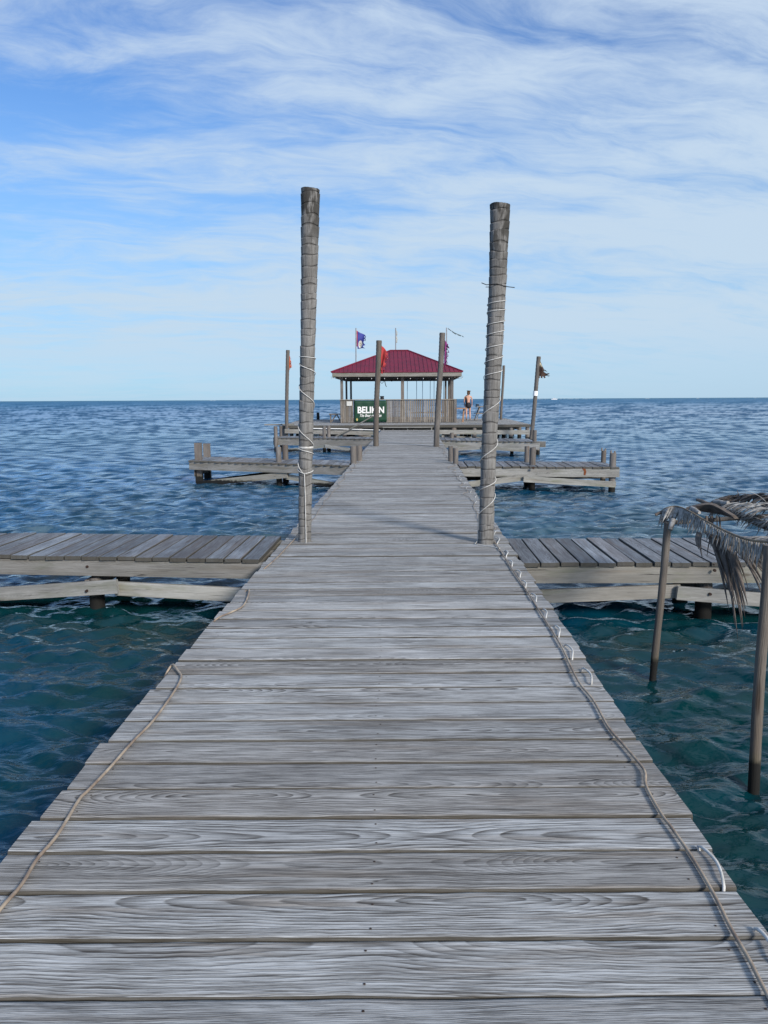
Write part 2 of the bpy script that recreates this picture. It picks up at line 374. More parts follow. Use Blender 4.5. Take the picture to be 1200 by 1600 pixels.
WZ = -.58                                  # water level; the pier deck is z = 0
def ray(px, py): return M3 @ Vector(((px - 600) / FPX, -(py - 800) / FPX, -1))
def PZ(px, py, z=0.):
    d = ray(px, py); k = (z - CAM_H) / d.z; return Vector((d.x * k, d.y * k, z))
def PY(px, py, Y):
    d = ray(px, py); k = Y / d.y; return Vector((d.x * k, Y, CAM_H + d.z * k))
XL = lambda Y: -1.350 + .0328 * Y
XR = lambda Y: 1.000 + .0392 * Y

# ------------------------------------------------------------------ sea: one sheet to the horizon, waves modelled near the pier
def sea():
    r = [0.6]
    while r[-1] < 45000: r.append(r[-1] + max(.0046 * r[-1], min(r[-1] ** 2 / 4200, r[-1] * .25)))
    r = np.array(r)
    a = np.concatenate([np.linspace(-180, -42, 40)[:-1], np.linspace(-42, 42, 660), np.linspace(42, 180, 40)[1:]]) * math.pi / 180
    RR, AA = np.meshgrid(r, a, indexing='ij'); x = RR * np.sin(AA); y = RR * np.cos(AA); z = np.zeros_like(x); chop = np.zeros_like(x)
    rng = np.random.default_rng(3)
    sp = RR * .005
    for k in range(110):
        lam = .11 * (.85 / .11) ** (rng.random() ** 1.0); th = rng.normal(R(262), R(24))
        kk = 2 * math.pi / lam; ph = rng.random() * 6.28
        amp = .0078 * lam ** .85 * rng.uniform(.5, 1.2)
        q = kk * (x * math.cos(th) + y * math.sin(th)) + ph + .35 * np.sin(.7 * x + .5 * y + k)
        wgt = np.clip((lam / sp - 3.0) / 3.0, 0, 1) * np.clip((70 - RR) / 30, 0, 1)
        z += amp * wgt * (np.sin(q) + .22 * np.cos(2 * q)) * np.clip(.55 + RR / 22, 0, 1.25)
    for k in range(24):
        lam = .35 * 4 ** rng.random(); th = rng.normal(R(265), R(30)); kk = 2 * math.pi / lam; ph = rng.random() * 6.28
        chop += np.sin(kk * (x * math.cos(th) + y * math.sin(th)) + ph) / math.sqrt(12)
    chn = np.zeros_like(x)
    for k in range(30):
        lam = .12 * 4. ** rng.random(); th = rng.normal(R(262), R(22)); kk = 2 * math.pi / lam; ph = rng.random() * 6.28
        chn += np.sin(kk * (x * math.cos(th) + y * math.sin(th)) + ph + .5 * np.sin(.9 * x + k)) / math.sqrt(15)
    cs_ = (chop + np.roll(chop, 1, 0) + np.roll(chop, 2, 0)) / 3; cs_[:2] = 0; bl = np.clip((RR - 16) / 10, 0, 1); chop = cs_ * 1.6 * bl + chn * 1.3 * (1 - bl)
    nz = rng.normal(size=x.shape)       # broken small chop on top of the regular wave trains
    for ax, wd in ((1, 6), (1, 4), (0, 2)): nz = sum(np.roll(nz, q_, ax) for q_ in range(wd)) / wd
    nz = nz / nz.std() * .75; chop = chop * .55 + nz * np.clip((RR - 6) / 10, 0, 1)
    n, mcol = x.shape
    co = np.stack([x, y, z], -1).reshape(-1, 3).astype(np.float32)
    idx = np.arange(n * mcol).reshape(n, mcol)
    q = np.stack([idx[:-1, :-1], idx[:-1, 1:], idx[1:, 1:], idx[1:, :-1]], -1).reshape(-1, 4)
    me = bpy.data.meshes.new('water'); me.vertices.add(len(co)); me.vertices.foreach_set('co', co.ravel())
    me.loops.add(q.size); me.loops.foreach_set('vertex_index', q.ravel().astype(np.int32))
    me.polygons.add(len(q)); me.polygons.foreach_set('loop_start', np.arange(0, q.size, 4, dtype=np.int32))
    me.polygons.foreach_set('use_smooth', np.ones(len(q), dtype=bool)); me.update(calc_edges=True); me.validate()
    if me.polygons[0].normal.z < 0: me.flip_normals()
    at = me.attributes.new('chop', 'FLOAT', 'POINT'); at.data.foreach_set('value', chop.ravel().astype(np.float32))
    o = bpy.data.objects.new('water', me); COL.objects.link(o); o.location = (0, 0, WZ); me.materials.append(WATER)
    tag(o, kind='structure')
sea()


# ------------------------------------------------------------------ the main pier
def nail(mb, x, y, z, r=.0045):
    vs = [(x + r * math.cos(a), y + r * .9 * math.sin(a), z + .0016) for a in np.linspace(0, 2 * math.pi, 7)[:-1]]
    mb.add(vs, [list(range(6))], mi=1)
pier = thing('pier', (0, 2, WZ), 'long straight grey plank pier running out to the red roofed pavilion', 'pier')
mb = MB(); PITCH = .2133; y = 1.744 - PITCH * 13; k = 0
while y < 37.9:
    p = PITCH * random.uniform(.985, 1.015) if y > 3.6 else PITCH
    gap = random.uniform(.009, .016); c = y + p / 2; W = p - gap
    zt = random.gauss(0, .0022); tl = random.gauss(0, .003)
    jl, jr = random.gauss(0, .006), random.gauss(0, .006)
    if y < 20: n = 26
    else: n = 5
    T = .042
    mb.board((XL(c) + jl, c, zt), (XR(c) + jr, c + random.gauss(0, .0015), zt + tl), W, T, n=n, bev=.0065, wob=.0016, skew=(random.gauss(0, .02), random.gauss(0, .02)))
    if y > 0:
        xm = -.005 - .0065 * (7 - min(y, 7)) * 1.3 + .0342 * max(0, y - 7) + random.gauss(0, .006)
        for fr in (-.30, .28):
            nail(mb, xm + random.gauss(0, .004), c + W * fr + random.gauss(0, .006), zt + tl * .5, .0042)
            if random.random() < .75: nail(mb, XL(c) + .13 + random.gauss(0, .006), c + W * fr, zt, .0038)
            if random.random() < .75: nail(mb, XR(c) - .13 + random.gauss(0, .006), c + W * fr, zt + tl, .0038)
    y += p; k += 1
mb.build('deck', [DECK, NAIL], pier)
for f in (XL, XR):
    sgn = 1 if f is XL else -1
    for (ya, yb) in ((-1, 7.0), (7.0, 13), (13, 19), (19, 25), (25, 31), (31, 37.8)):
        if f is XL or True:
            MB().board((f(ya) + sgn * .075, ya, -.046), (f(yb) + sgn * .075, yb - .01, -.046), .05, .19).build('stringer', GREY, pier)
for (ya, yb) in ((-1, 12), (12, 25), (25, 37.8)):
    MB().board(((XL(ya) + XR(ya)) / 2, ya, -.046), ((XL(yb) + XR(yb)) / 2, yb - .01, -.046), .05, .19).build('stringer', GREY, pier)
for yy in (1.2, 4.4, 9.6, 12.8, 16.0, 20.4, 23.6, 26.6, 33.0, 36.2):
    MB().board((XL(yy) + .03, yy, -.24), (XR(yy) - .03, yy, -.24), .06, .17).build('crossbeam', GREY, pier)
    for f, sg in ((XL, 1), (XR, -1)):
        MB().tube([(f(yy) + sg * .22, yy + .12, -2.4), (f(yy) + sg * .22, yy + .12, -.06)], .085, 12).build('pile', POST, pier)
st = MB(); e = 37.9


# ------------------------------------------------------------------ side docks
def dock(label, F0, F1, depth, z0, mat, pitch=.19, facemat=None, fh=.19, back=True, ov=.012):
    F0, F1 = Vector((F0[0], F0[1], z0)), Vector((F1[0], F1[1], z0)); d = (F1 - F0); L = d.length; d /= L
    q = Vector((-d.y, d.x, 0)); rt = thing('side_dock', ((F0.x + F1.x) / 2, (F0.y + F1.y) / 2 + depth / 2, WZ), label, 'dock', 'side docks branching off the pier')
    lean = Vector((.034, 1, 0)).normalized()
    mb = MB(); s = 0.
    while s < L - pitch * .6:
        p = pitch * random.uniform(.93, 1.07); W = p - random.uniform(.012, .022); c = F0 + d * (s + p / 2)
        j1, j2 = random.uniform(-.004, .014), random.uniform(-.01, .01); zz = random.gauss(0, .003)
        a = c - q * (ov + j1); b = c + lean * (depth + j2)
        mb.board((a.x, a.y, z0 + zz), (b.x, b.y, z0 + zz), W, .038, n=5, bev=.005, wob=.0015, skew=(random.gauss(0, .03), 0)); s += p
    mb.build('deck', mat, rt)
    fm = facemat or PALE
    for k, yo in enumerate((.022, depth - .03)):
        if k and not back: continue
        a = F0 + (lean if k else q) * yo; b = F1 + (lean if k else q) * yo
        seg = 1 if L < 4.6 else 2
        for i in range(seg):
            aa = a + (b - a) * (i / seg); bb = a + (b - a) * ((i + 1) / seg - (.003 if i < seg - 1 else 0))
            MB().board((aa.x, aa.y, z0 - .041), (bb.x, bb.y, z0 - .041), .042, fh, n=3, wob=.0015).build('fascia_beam', fm if not k else GREY, rt)
    a = F0 + q * depth / 2; b = F1 + q * depth / 2
    MB().board((a.x, a.y, z0 - .041), (b.x, b.y, z0 - .041), .045, fh * .9).build('joist', GREY, rt)
    return rt
def pile(rt, x, y, top, r=.075, mat=None, name='pile', lean=0.):
    jj = [random.gauss(0, r * .04) for _ in range(6)]
    zs = [-2.2, -.7, -.4, -.1, top - .02, top] if top > 0 else [-2.2, -.9, -.6, -.45, top - .03, top]
    MB().tube([(x + lean * (z - top) + jj[i] * .5, y, z) for i, z in enumerate(zs)], [r, r, r * .98, r * .97, r * .95, r * .90], 14).build(name, mat or POST, rt)
def brace(rt, A, B, h, mat=None, t=.045):
    """a board standing on edge, its front face towards the shore; A and B are the middles of its ends"""
    A, B = Vector(A), Vector(B); d = (B - A).normalized(); side = d.cross(Vector((0, 0, 1))).normalized(); up = side.cross(d)
    MB().board(A + up * h / 2, B + up * h / 2, t, h, n=3, wob=.002).build('brace', mat or PALE, rt)
def bolt(rt, p, r=.014):
    MB().tube([Vector(p), Vector(p) - Vector((0, .018, 0))], r, 8).build('bolt', NAIL, rt)

D = dock('near left side dock with dark grey planks and pale brace boards underneath', (-7.4, 7.84), (-1.135, 7.21), 1.24, -.008, DOCK, .178, GREY, .155)  # front fascia in the darker timber: shade painted as colour
Yp = 7.42
for px, yo in ((147, 0.), (190, .62)):
    b = PZ(px, 955, WZ); pile(D, PY(px, 930, Yp + .0 + yo).x, Yp + .08 + yo, -.26 if yo else -.24, .075)
pile(D, -5.6, 7.75, -.24); pile(D, -5.6, 8.7, -.24)
MB().board((-2.95, 7.46, -.262), (-2.95, 8.75, -.262), .06, .14).build('crossbeam', POST, D)
A = PY(184, 916, 7.28); brace(D, PY(-140, 937, 7.62), A, .135); bolt(D, PY(136, 923, 7.30)); bolt(D, PY(137, 885, 7.40))
brace(D, PY(181, 919, 7.375), PY(395, 930, 7.27), .135)
bolt(D, PY(130, 873, 7.40), .006)

D = dock('near right side dock with slanting grey planks, behind the palm leaf shelter', (1.285, 7.01), (7.4, 6.92), 1.25, -.008, DOCK, .175, None, .16)
for px, yo in ((1104, 0.), (1066, .6)): pile(D, PY(px, 950, 7.08 + yo).x, 7.16 + yo, -.24, .078)
pile(D, 6.2, 7.14, -.24); pile(D, 6.2, 7.9, -.24)
MB().board((3.02, 7.22, -.262), (3.02, 8.15, -.262), .06, .13).build('crossbeam', POST, D)
brace(D, PY(1057, 926, 6.955), PY(1330, 948, 6.92), .125); brace(D, PY(835, 932, 7.06), PY(1062, 923, 7.01), .125)
bolt(D, PY(1109, 928, 6.925)); bolt(D, PY(1116, 891, 6.955)); bolt(D, PY(1115, 882, 6.95), .006)

D = dock('second side dock on the left with paired square posts at its outer end', (-4.94, 19.45), (-.80, 17.76), 1.4, -.008, DOCK, .2, GREY)  # darker fascia timber again stands in for shade on this side
for px, pt, yo, m in ((309, 692, .10, 0), (322.5, 693, 1.2, 0)):
    p = PY(px, pt, 19.45 + yo)
    MB().board((p.x, 19.40 + yo, -2.2), (p.x, 19.40 + yo, p.z), .17, .14, up=(0, -1, 0)).build('post', POST, D)
for px, pt, Yq in ((435, 698, 18.78), (445.5, 695, 19.6), (552, 697, 18.3), (561, 696, 19.0)):
    p = PY(px, pt, Yq); pile(D, p.x, Yq, p.z, .072 if px < 440 else .080)
brace(D, PY(308, 756.5, 19.36), PY(449, 742, 18.46), .14, PALE); brace(D, PY(447, 744.5, 18.55), PY(532, 760, 18.1), .13, PALE)
brace(D, PY(318, 754, 20.6), PY(455, 736, 20.0), .13, POST)
MB().board((-4.8, 19.5, -.26), (-4.8, 20.5, -.26), .06, .16).build('crossbeam', POST, D)

D = dock('second side dock on the right with two broken topped posts at its outer end', (1.71, 17.36), (5.235, 16.99), 1.5, -.008, DOCK, .2)
for px, pt, Yq, r in ((943.5, 704, 18.3, .062), (958, 708, 17.14, .076), (832.5, 699, 17.62, .076), (823.5, 697, 18.4, .062), (704, 697, 18.7, .062), (712, 700, 18.0, .066)):
    p = PY(px, pt, Yq); pile(D, p.x, Yq, p.z, r)
    if px > 900:
        m = MB(); [m.tube([(p.x + dx, Yq + dy, p.z - .01), (p.x + dx * 1.1, Yq + dy, p.z + hh)], [.03, .012], 6) for dx, dy, hh in ((-.045, 0, .07), (.02, -.03, .03), (.04, .02, .05))]
        m.build('broken_top', POST, D)
brace(D, PY(731, 757, 17.27), PY(822, 746, 17.16), .13); brace(D, PY(818, 748.5, 17.085), PY(962, 757, 16.93), .13)
brace(D, PY(700, 747, 18.9), PY(962, 743, 18.6), .13, POST)
bolt(D, PY(833, 731, 17.10), .03)
def rust():
    m, t_, b_ = newmat('rust'); b_.inputs['Base Color'].default_value = (.16, .045, .012, 1); b_.inputs['Roughness'].default_value = .9; return m
RUST = rust()
def on_face(px, py):
    p = PY(px, py, 17.1); return Vector((p.x, 17.36 - .37 * (p.x - 1.71) / 3.525 - .0035, p.z))
q_ = [on_face(a, b) for a, b in ((909, 731.5), (914, 731), (915.5, 737), (914, 742.5), (911.5, 742), (912, 736))]
m = MB(); m.add(q_, [[0, 5, 4, 3, 2, 1]]); q2 = [on_face(a, b) for a, b in ((866, 733), (868, 733), (868, 736), (866, 736))]
m.build('rust_streak', RUST, D)

D = dock('low third side dock on the left, the one closest to the platform', (-4.5, 31.4), (-.40, 29.98), 1.5, -.02, DOCK, .2, GREY, .26)  # fascia shade put into the colour, as on the other left docks
for px, pt, Yq, r in ((430.5, 666, 31.25, .08), (438.5, 665, 32.4, .062), (506.5, 666, 30.75, .072), (513.5, 665, 31.5, .080), (446, 700, 31.9, .08), (556, 700, 30.4, .08)):
    p = PY(px, pt, Yq); pile(D, p.x, Yq, p.z, r)
brace(D, PY(430, 706, 31.2), PY(508, 697, 30.45), .12); brace(D, PY(508, 697, 30.40), PY(552, 703.5, 30.05), .13)
D = dock('third side dock on the right, the one closest to the platform', (2.15, 28.8), (5.53, 27.34), 2.2, -.02, DOCK, .2, None, .24)
for px, pt, Yq, r in ((835.5, 672, 27.55, .078), (706, 676, 30.2, .08), (841, 691, 28.6, .07), (711, 690, 28.9, .07), (800, 692, 29.4, .07), (760, 692, 29.6, .07)):
    p = PY(px, pt, Yq); pile(D, p.x, Yq, p.z, r)
brace(D, PY(712, 702, 28.2), PY(753, 699.5, 27.9), .12); brace(D, PY(752, 700, 27.85), PY(824, 704, 27.4), .11)

# ------------------------------------------------------------------ tall palm trunk posts
def ctrl(cs, v):
    for (a, b) in zip(cs, cs[1:]):
        if a[0] <= v <= b[0]: k = (v - a[0]) / (b[0] - a[0]); return [p + (q - p) * k for p, q in zip(a[1:], b[1:])]
    return list((cs[0] if v < cs[0][0] else cs[-1])[1:])
def palm_post(label, base, prof, nrings, seed):
    """prof: (px, py, width px) from base to top"""
    Yb = base.y; cs = []
    for px, py, wd in prof:
        p = PY(px, py, Yb); cs.append((p.z, p.x, wd / FPX * Yb * .5))
    cs.sort(); z0, z1 = cs[0][0], cs[-1][0]
    rn = random.Random(seed); rt = thing('palm_post', (base.x, Yb, z0), label, 'post', 'tall palm trunk posts standing on the pier')
    H = z1 - z0; marks = [0.]
    while marks[-1] < H: marks.append(marks[-1] + H / nrings * rn.uniform(.65, 1.4))
    SD = 40; rows = []; zs = []
    for a, b in zip(marks, marks[1:]):
        for fr in (0., .04, .2, .5, .8, .96): zs.append((a + (b - a) * fr, fr, len(rows)))
    zs = [q for q in zs if q[0] < H]; zs.append((H, .5, 0))
    tl = [(rn.uniform(0, 6.28), rn.uniform(.004, .016)) for _ in zs]
    vs = []; ri = -1; info = []
    for (z, fr, _) in zs:
        if fr == 0.: ri += 1
        ph, am = tl[max(ri, 0)]
        x, r = ctrl(cs, z0 + z)
        rr = r * (1 + .045 * (fr - .5) - (.04 if fr in (0.,) else 0) + .018 * math.sin(ri * 2.3))
        for j in range(SD):
            an = 2 * math.pi * j / SD
            wz = am * math.sin(an + ph) + .006 * math.sin(3 * an + ph * 2)
            if z == 0 or z >= H: wz = 0 if z == 0 else .006 * math.sin(an * 2 + 1) + .012 * math.cos(an + 2) + rn.uniform(-.002, .002)
            g = 1 + .016 * math.sin(3 * an + ph) + .012 * math.sin(5 * an + 2 * ph) + .008 * math.sin(11 * an + ri)
            vs.append((x + rr * g * math.cos(an), Yb + rr * g * math.sin(an), z0 + z + wz))
        info.append((z, fr, min(1., max(0., (z - H + .75) / .5))))
    fs = []; us = []; tn = []; c = 2 * math.pi * .08 / SD
    for i in range(len(zs) - 1):
        for j in range(SD):
            j2 = (j + 1) % SD; fs.append([i * SD + j, i * SD + j2, (i + 1) * SD + j2, (i + 1) * SD + j])
            za, fa, ta = info[i]; zb, fb, tb = info[i + 1]; fb = fb if fb > fa else 1.0
            us.append([(za, c * j), (za, c * (j + 1)), (zb, c * (j + 1)), (zb, c * j)]); tn.append([(fa, ta), (fa, ta), (fb, tb), (fb, tb)])
    m = MB(); m.add(vs, fs, us, tn, 0, True)
    n0 = (len(zs) - 1) * SD; m.add([vs[n0 + j] for j in range(SD)], [list(range(SD))], [[(.2 * math.cos(j * .157), .2 * math.sin(j * .157)) for j in range(SD)]], (.5, 1.))
    m.build('trunk', BARK, rt)
    return rt, lambda z: ctrl(cs, z), Yb
bL = PZ(476, 848.); bR = PZ(759, 851.)
bL.y += .07; bR.y += .08
pl, fL, YL = palm_post('tall palm trunk post left of the walkway with dark rot at its top', bL,
    [(476, 852, 20.5), (477, 760, 21), (478.5, 660, 22.5), (481, 540, 22.5), (482.8, 440, 24.5), (484.5, 350, 27), (485, 297, 28)], 42, 4)
pr, fR, YR = palm_post('tall palm trunk post right of the walkway with rope spiralling down its bark', bR,
    [(759, 856, 24.5), (761, 780, 23), (764, 700, 23.5), (769.5, 600, 25), (775, 500, 25.5), (779, 400, 27), (781.5, 321, 30)], 36, 9)

def wind(f, Yb, seq, r, extra=.001):
    """seq: (side angle in degrees, z); sides alternate; angle runs continuously, -90 = towards the camera"""
    pts = []
    for (a0, z0), (a1, z1) in zip(seq, seq[1:]):
        n = max(3, int(abs(a1 - a0) / 12))
        for i in range(n):
            k = i / n; z = z0 + (z1 - z0) * k; a = R(a0 + (a1 - a0) * k); x, rr = f(z); rr = rr * 1.025 + r + extra
            pts.append(Vector((x + rr * math.cos(a), Yb + rr * math.sin(a), z)))
    a, z = seq[-1]; x, rr = f(z); rr = rr * 1.025 + r + extra; pts.append(Vector((x + rr * math.cos(R(a)), Yb + rr * math.sin(R(a)), z)))
    return pts
zL = lambda y: PY(478, y, YL).z
zR = lambda y: PY(768, y, YR).z
# left: rope drops left to right across the front (180 -> 360), then round the back
seq = [(180, zL(558)), (360, zL(561))]; a = 540
ys = [568, 583, 603, 632, 665, 697]; seq = [(180, zL(557)), (360, zL(560))]
a = 360
for i, yv in enumerate(ys): a += 180; seq.append((a, zL(yv)))
seq += [(a + 180, zL(699)), (a + 360, zL(709)), (a + 540, zL(722)), (a + 620, zL(739))]
m = MB(); m.tube(wind(fL, YL, seq, .0044), .0044, 6)
x, rr = fL(zL(740)); m.tube([(x - .004, YL - rr - .009, zL(738)), (x + .002, YL - rr - .010, zL(780)), (fL(zL(820))[0] + .018, YL - rr - .008, zL(820)), (fL(zL(845))[0] + .024, YL - rr - .016, .012), (fL(zL(845))[0] + .026, YL - rr - .05, .006)], .0048, 6)
m.tube(wind(fL, YL, [(275, zL(739)), (360, zL(735)), (540, zL(733)), (625, zL(739))], .0048), .0048, 6)
tag(m.build('rope', ROPE), 'white rope wound loosely round the left tall palm post and hanging down it', 'rope')
m = MB(); zt = zL(699); nn = 24; vs = []
x, rr = fL(zt); rr = rr * 1.04 + .004
for i in range(nn):
    an = 2 * math.pi * i / nn; vs += [(x + rr * math.cos(an), YL + rr * math.sin(an), zt - .011), (x + rr * math.cos(an), YL + rr * math.sin(an), zt + .011)]
m.add(vs, [[2 * i, 2 * ((i + 1) % nn), 2 * ((i + 1) % nn) + 1, 2 * i + 1] for i in range(nn)], smooth=True)
o = m.build('tape', ROPE); sm = o.modifiers.new('s', 'SOLIDIFY'); sm.thickness = .002
tag(o, 'flat white tape band round the left tall palm post', 'tape')
ysr = [469.7, 476, 484, 488.5, 501, 509, 515.6, 525, 536.6, 545.6, 556, 567, 578.5, 588, 622, 650, 690.6, 719.7, 748.7, 766.6, 772, 805]
seq = [(-180 * i, zR(v)) for i, v in enumerate(ysr)]
seq.append((seq[-1][0] - 20, zR(830))); seq.append((seq[-1][0], .02))
m = MB(); pts = wind(fR, YR, seq, .0052); pts += [PZ(742, 850, .008), PZ(748, 851, .006), PZ(765, 853.5, .006), PZ(781, 857, .008)]
m.tube(pts, .0042, 6); tag(m.build('rope', ROPE), 'thin white rope spiralling tightly down the right tall palm post to its foot', 'rope')
m = MB(); x, rr = fR(zR(446))
m.tube([PY(752.5, 442, YR - .02), PY(760, 445, YR - .05), PY(768, 444.5, YR - rr - .012), PY(776, 443.5, YR - rr - .012), PY(788, 447, YR - rr * .8), PY(793, 448, YR - .03), PY(804, 449.3, YR)], .0042, 5)
m.tube([PY(759, 448.5, YR), PY(768, 448.3, YR - rr * .6)], .0035, 5)
tag(m.build('wire', DARK), 'short dark wire tied round the right tall palm post, ends sticking out', 'wire')

# ------------------------------------------------------------------ cables and rope along the pier edges
def smooth_path(pts, n=5):
    pts = [Vector(p) for p in pts]; out = []
    for i in range(len(pts) - 1):
        p0 = pts[max(i - 1, 0)]; p1 = pts[i]; p2 = pts[i + 1]; p3 = pts[min(i + 2, len(pts) - 1)]
        for k in range(n):
            s = k / n; out.append(.5 * ((2 * p1) + (p2 - p0) * s + (2 * p0 - 5 * p1 + 4 * p2 - p3) * s * s + (3 * p1 - p0 - 3 * p2 + p3) * s ** 3))
    out.append(pts[-1]); return out
CZ = .014
segA = [(-60, 1500), (0, 1421), (33, 1383), (58, 1342), (90, 1304), (123, 1250), (137.5, 1235), (171, 1200), (208, 1158), (240, 1125), (273, 1079), (283, 1058), (278, 1048), (268.7, 1038.5)]
segB = [(337, 968), (360, 957), (378, 948), (386, 935), (388, 921)]
segC = [(416, 886), (432, 872), (448, 855), (466, 835)]
segD = [(489, 812), (498, 797), (505, 789), (506, 783), (515, 776), (520, 768), (531, 760)]
path = []
for sgm in (segA, segB, segC, segD):
    q = [PZ(a, b, CZ) for a, b in sgm]
    if path:
        last = path[-1]; f = q[0]
        path += [Vector((XL(last.y) - .035, last.y + .02, -.07)), Vector((XL(f.y) - .03, f.y - .02, -.07))]
    path += q
yy = path[-1].y + .2
while yy < 23: path.append(Vector((XL(yy) + .11 + random.gauss(0, .035), yy, CZ * .8))); yy += .33
sp_ = smooth_path(path); m = MB().tube(sp_, [.0066 if p.y < 8.2 else .0036 for p in sp_], 6); tag(m.build('cable', CABLE), 'tan cable running along the left edge of the pier', 'cable')
cr = [(1262, 1660), (1199, 1554), (1171, 1500), (1142, 1450), (1117, 1400), (1083, 1342), (1050, 1294), (1033, 1271), (1010, 1229), (1008, 1208), (1000, 1194), (971, 1160), (950, 1135), (927, 1094), (908, 1071), (896, 1050), (875, 1006), (846, 960), (821, 920), (800, 889), (779, 856), (772, 846)]
path = [PZ(a, b, CZ) for a, b in cr]; yy = path[-1].y + .25
while yy < 30: path.append(Vector((XR(yy) - .15 + random.gauss(0, .04), yy, CZ * .8))); yy += .35
sp_ = smooth_path(path); m = MB().tube(sp_, [.0062 if p.y < 8.2 else .0036 for p in sp_], 6); tag(m.build('cable', CABLE), 'tan cable snaking along the right edge of the pier past the tall palm post', 'cable')
loops = [(1180, 1456, 1212, 1512), (1091, 1326, 1130, 1388), (910, 1047, 924, 1070), (883, 1010, 894, 1030), (867, 980, 873, 995), (848, 954, 853, 966), (830, 930, 837.5, 941), (815, 909, 821, 920), (807.5, 893, 812.5, 902), (794, 877, 800, 885), (789, 862, 791, 870), (773, 839, 777, 850)]
path = []; 
for (x0, y0, x1, y1) in loops:
    a, b = PZ(x1, y1, 0), PZ(x0, y0, 0); mid = (a + b) / 2; s = Vector((b.y - a.y, -(b.x - a.x), 0)) * .09
    path += [a + Vector((0, -.006, -.075)), a + Vector((0, -.004, .008)), mid + s + Vector((0, 0, .020)), b + Vector((0, .002, .008)), b + Vector((0, .004, -.075))]
yy = path[-1].y + .15
while yy < 15:
    xx = XR(yy) - .10 + random.gauss(0, .02)
    path += [Vector((xx, yy, -.06)), Vector((xx, yy + .02, .01)), Vector((xx + .03, yy + .11, .022)), Vector((xx, yy + .2, .01)), Vector((xx, yy + .22, -.06))]; yy += .6398
sp_ = smooth_path(path, 4); m = MB().tube(sp_, [.0054 if p.y < 8.2 else .0036 for p in sp_], 6); tag(m.build('rope', ROPE), 'white rope stitched in short loops along the right edge of the pier', 'rope')

# ------------------------------------------------------------------ platform at the end of the pier
PT = .23; YF = 38.6; YBK = 50.5
plat = thing('platform', (1.0, 44, WZ), 'wide raised plank platform at the end of the pier carrying the pavilion', 'platform')
xl0, xr0 = PY(441, 660, YF).x, PY(829, 664, YF).x
xlb, xrb = PY(470, 653, YBK).x, PY(790, 652, YBK).x
mb = MB(); n = int((YBK - YF) / .2)
for i in range(n):
    k = i / n; yv = YF + i * .2 + .1
    mb.board((xl0 + (xlb - xl0) * k, yv, PT + random.gauss(0, .002)), (xr0 + (xrb - xr0) * k, yv, PT + random.gauss(0, .002)), .19, .05, n=2, tone=(random.uniform(.35, .8), random.uniform(.1, .6)))
mb.build('deck', DECK, plat)
MB().board((xl0 - .02, YF - .035, PT - .003), (xr0 + .02, YF - .035, PT - .003), .04, .13, n=3).build('fascia_beam', DOCK, plat)
MB().board((PY(414, 659, YF + .6).x, YF + .6, PT + .055), (xl0 + .5, YF + .6, PT + .053), .5, .05).build('projecting_board', GREY, plat)
brace(plat, PY(440, 662, YF + .3), PY(444, 669, YF + .3), .05)
for yv in (YF + 1.2, YF + 2.6, YF + 4.2, YF + 6, YF + 7.6, YF + 9, YBK - .2):
    MB().board((xl0 + .3, yv, PT - .055), (xr0 - .6, yv, PT - .055), .05, .27).build('joist', GREY, plat)
for a, b, y0, y1, m in ((445, 583, 673.5, 676.5, GREY), (686, 828, 675, 675.5, PALE)):
    brace(plat, PY(a, y0, YF - .5), PY(b, y1, YF - .5), .21, m, .06)
for px in (444, 502, 538, 563, 709, 741, 798, 824):
    for yo in (0., 2.6, 5.2, 8.):
        p = PY(px, 668, YF + .15); pile(plat, p.x + yo * .02, YF + .1 + yo, PT - .062, .14 if px in (502, 563, 709) else .11)
for i in range(12):
    xx = xl0 + .35 + (xr0 - xl0 - 1.0) * i / 11; MB().board((xx, YF + .1, PT - .056), (xx + .3, YBK - .3, PT - .056), .05, .2).build('floor_beam', POST, plat)
brace(plat, PY(470, 690, YF + .5), PY(580, 683, YF + .5), .2, GREY); brace(plat, PY(690, 683, YF + .6), PY(820, 690, YF + .6), .2)
brace(plat, PY(570, 667, YF + .8), PY(490, 692, YF + .9), .14, GREY)
m = MB(); m.tube([PY(489, 669.5, YF - .62), PY(530, 670, YF - .62), PY(560, 671, YF - .62), PY(594, 672, YF - .62)], .022, 8)
tag(m.build('pipe', WHITE), 'long thin white pipe laid along the beam under the platform', 'pipe')
m = MB(); m.tube([PY(519, 685, YF - .7), PY(545, 671.5, YF - .75), PY(583, 650, YF - .85)], .035, 8)
tag(m.build('handrail_pole', GREY), 'slanting grey wooden pole leaning up past the platform edge to the slim post', 'pole')
# low step where pier meets platform
stp = thing('step', (1.1, 38.0, 0), 'low pale step at the far end of the pier below the platform edge', 'step')
a, b = PY(598, 667.2, 37.9), PY(676, 668, 37.9)
MB().board((a.x, 38.05, .155), (b.x, 38.05, .150), .26, .035, n=2).build('tread', PALE, stp)
for xx in (a.x + .04, (a.x + b.x) / 2, b.x - .04): MB().board((xx, 38.05, .003), (xx, 38.05, .119), .05, .12, up=(0, -1, 0)).build('leg', PALE, stp)

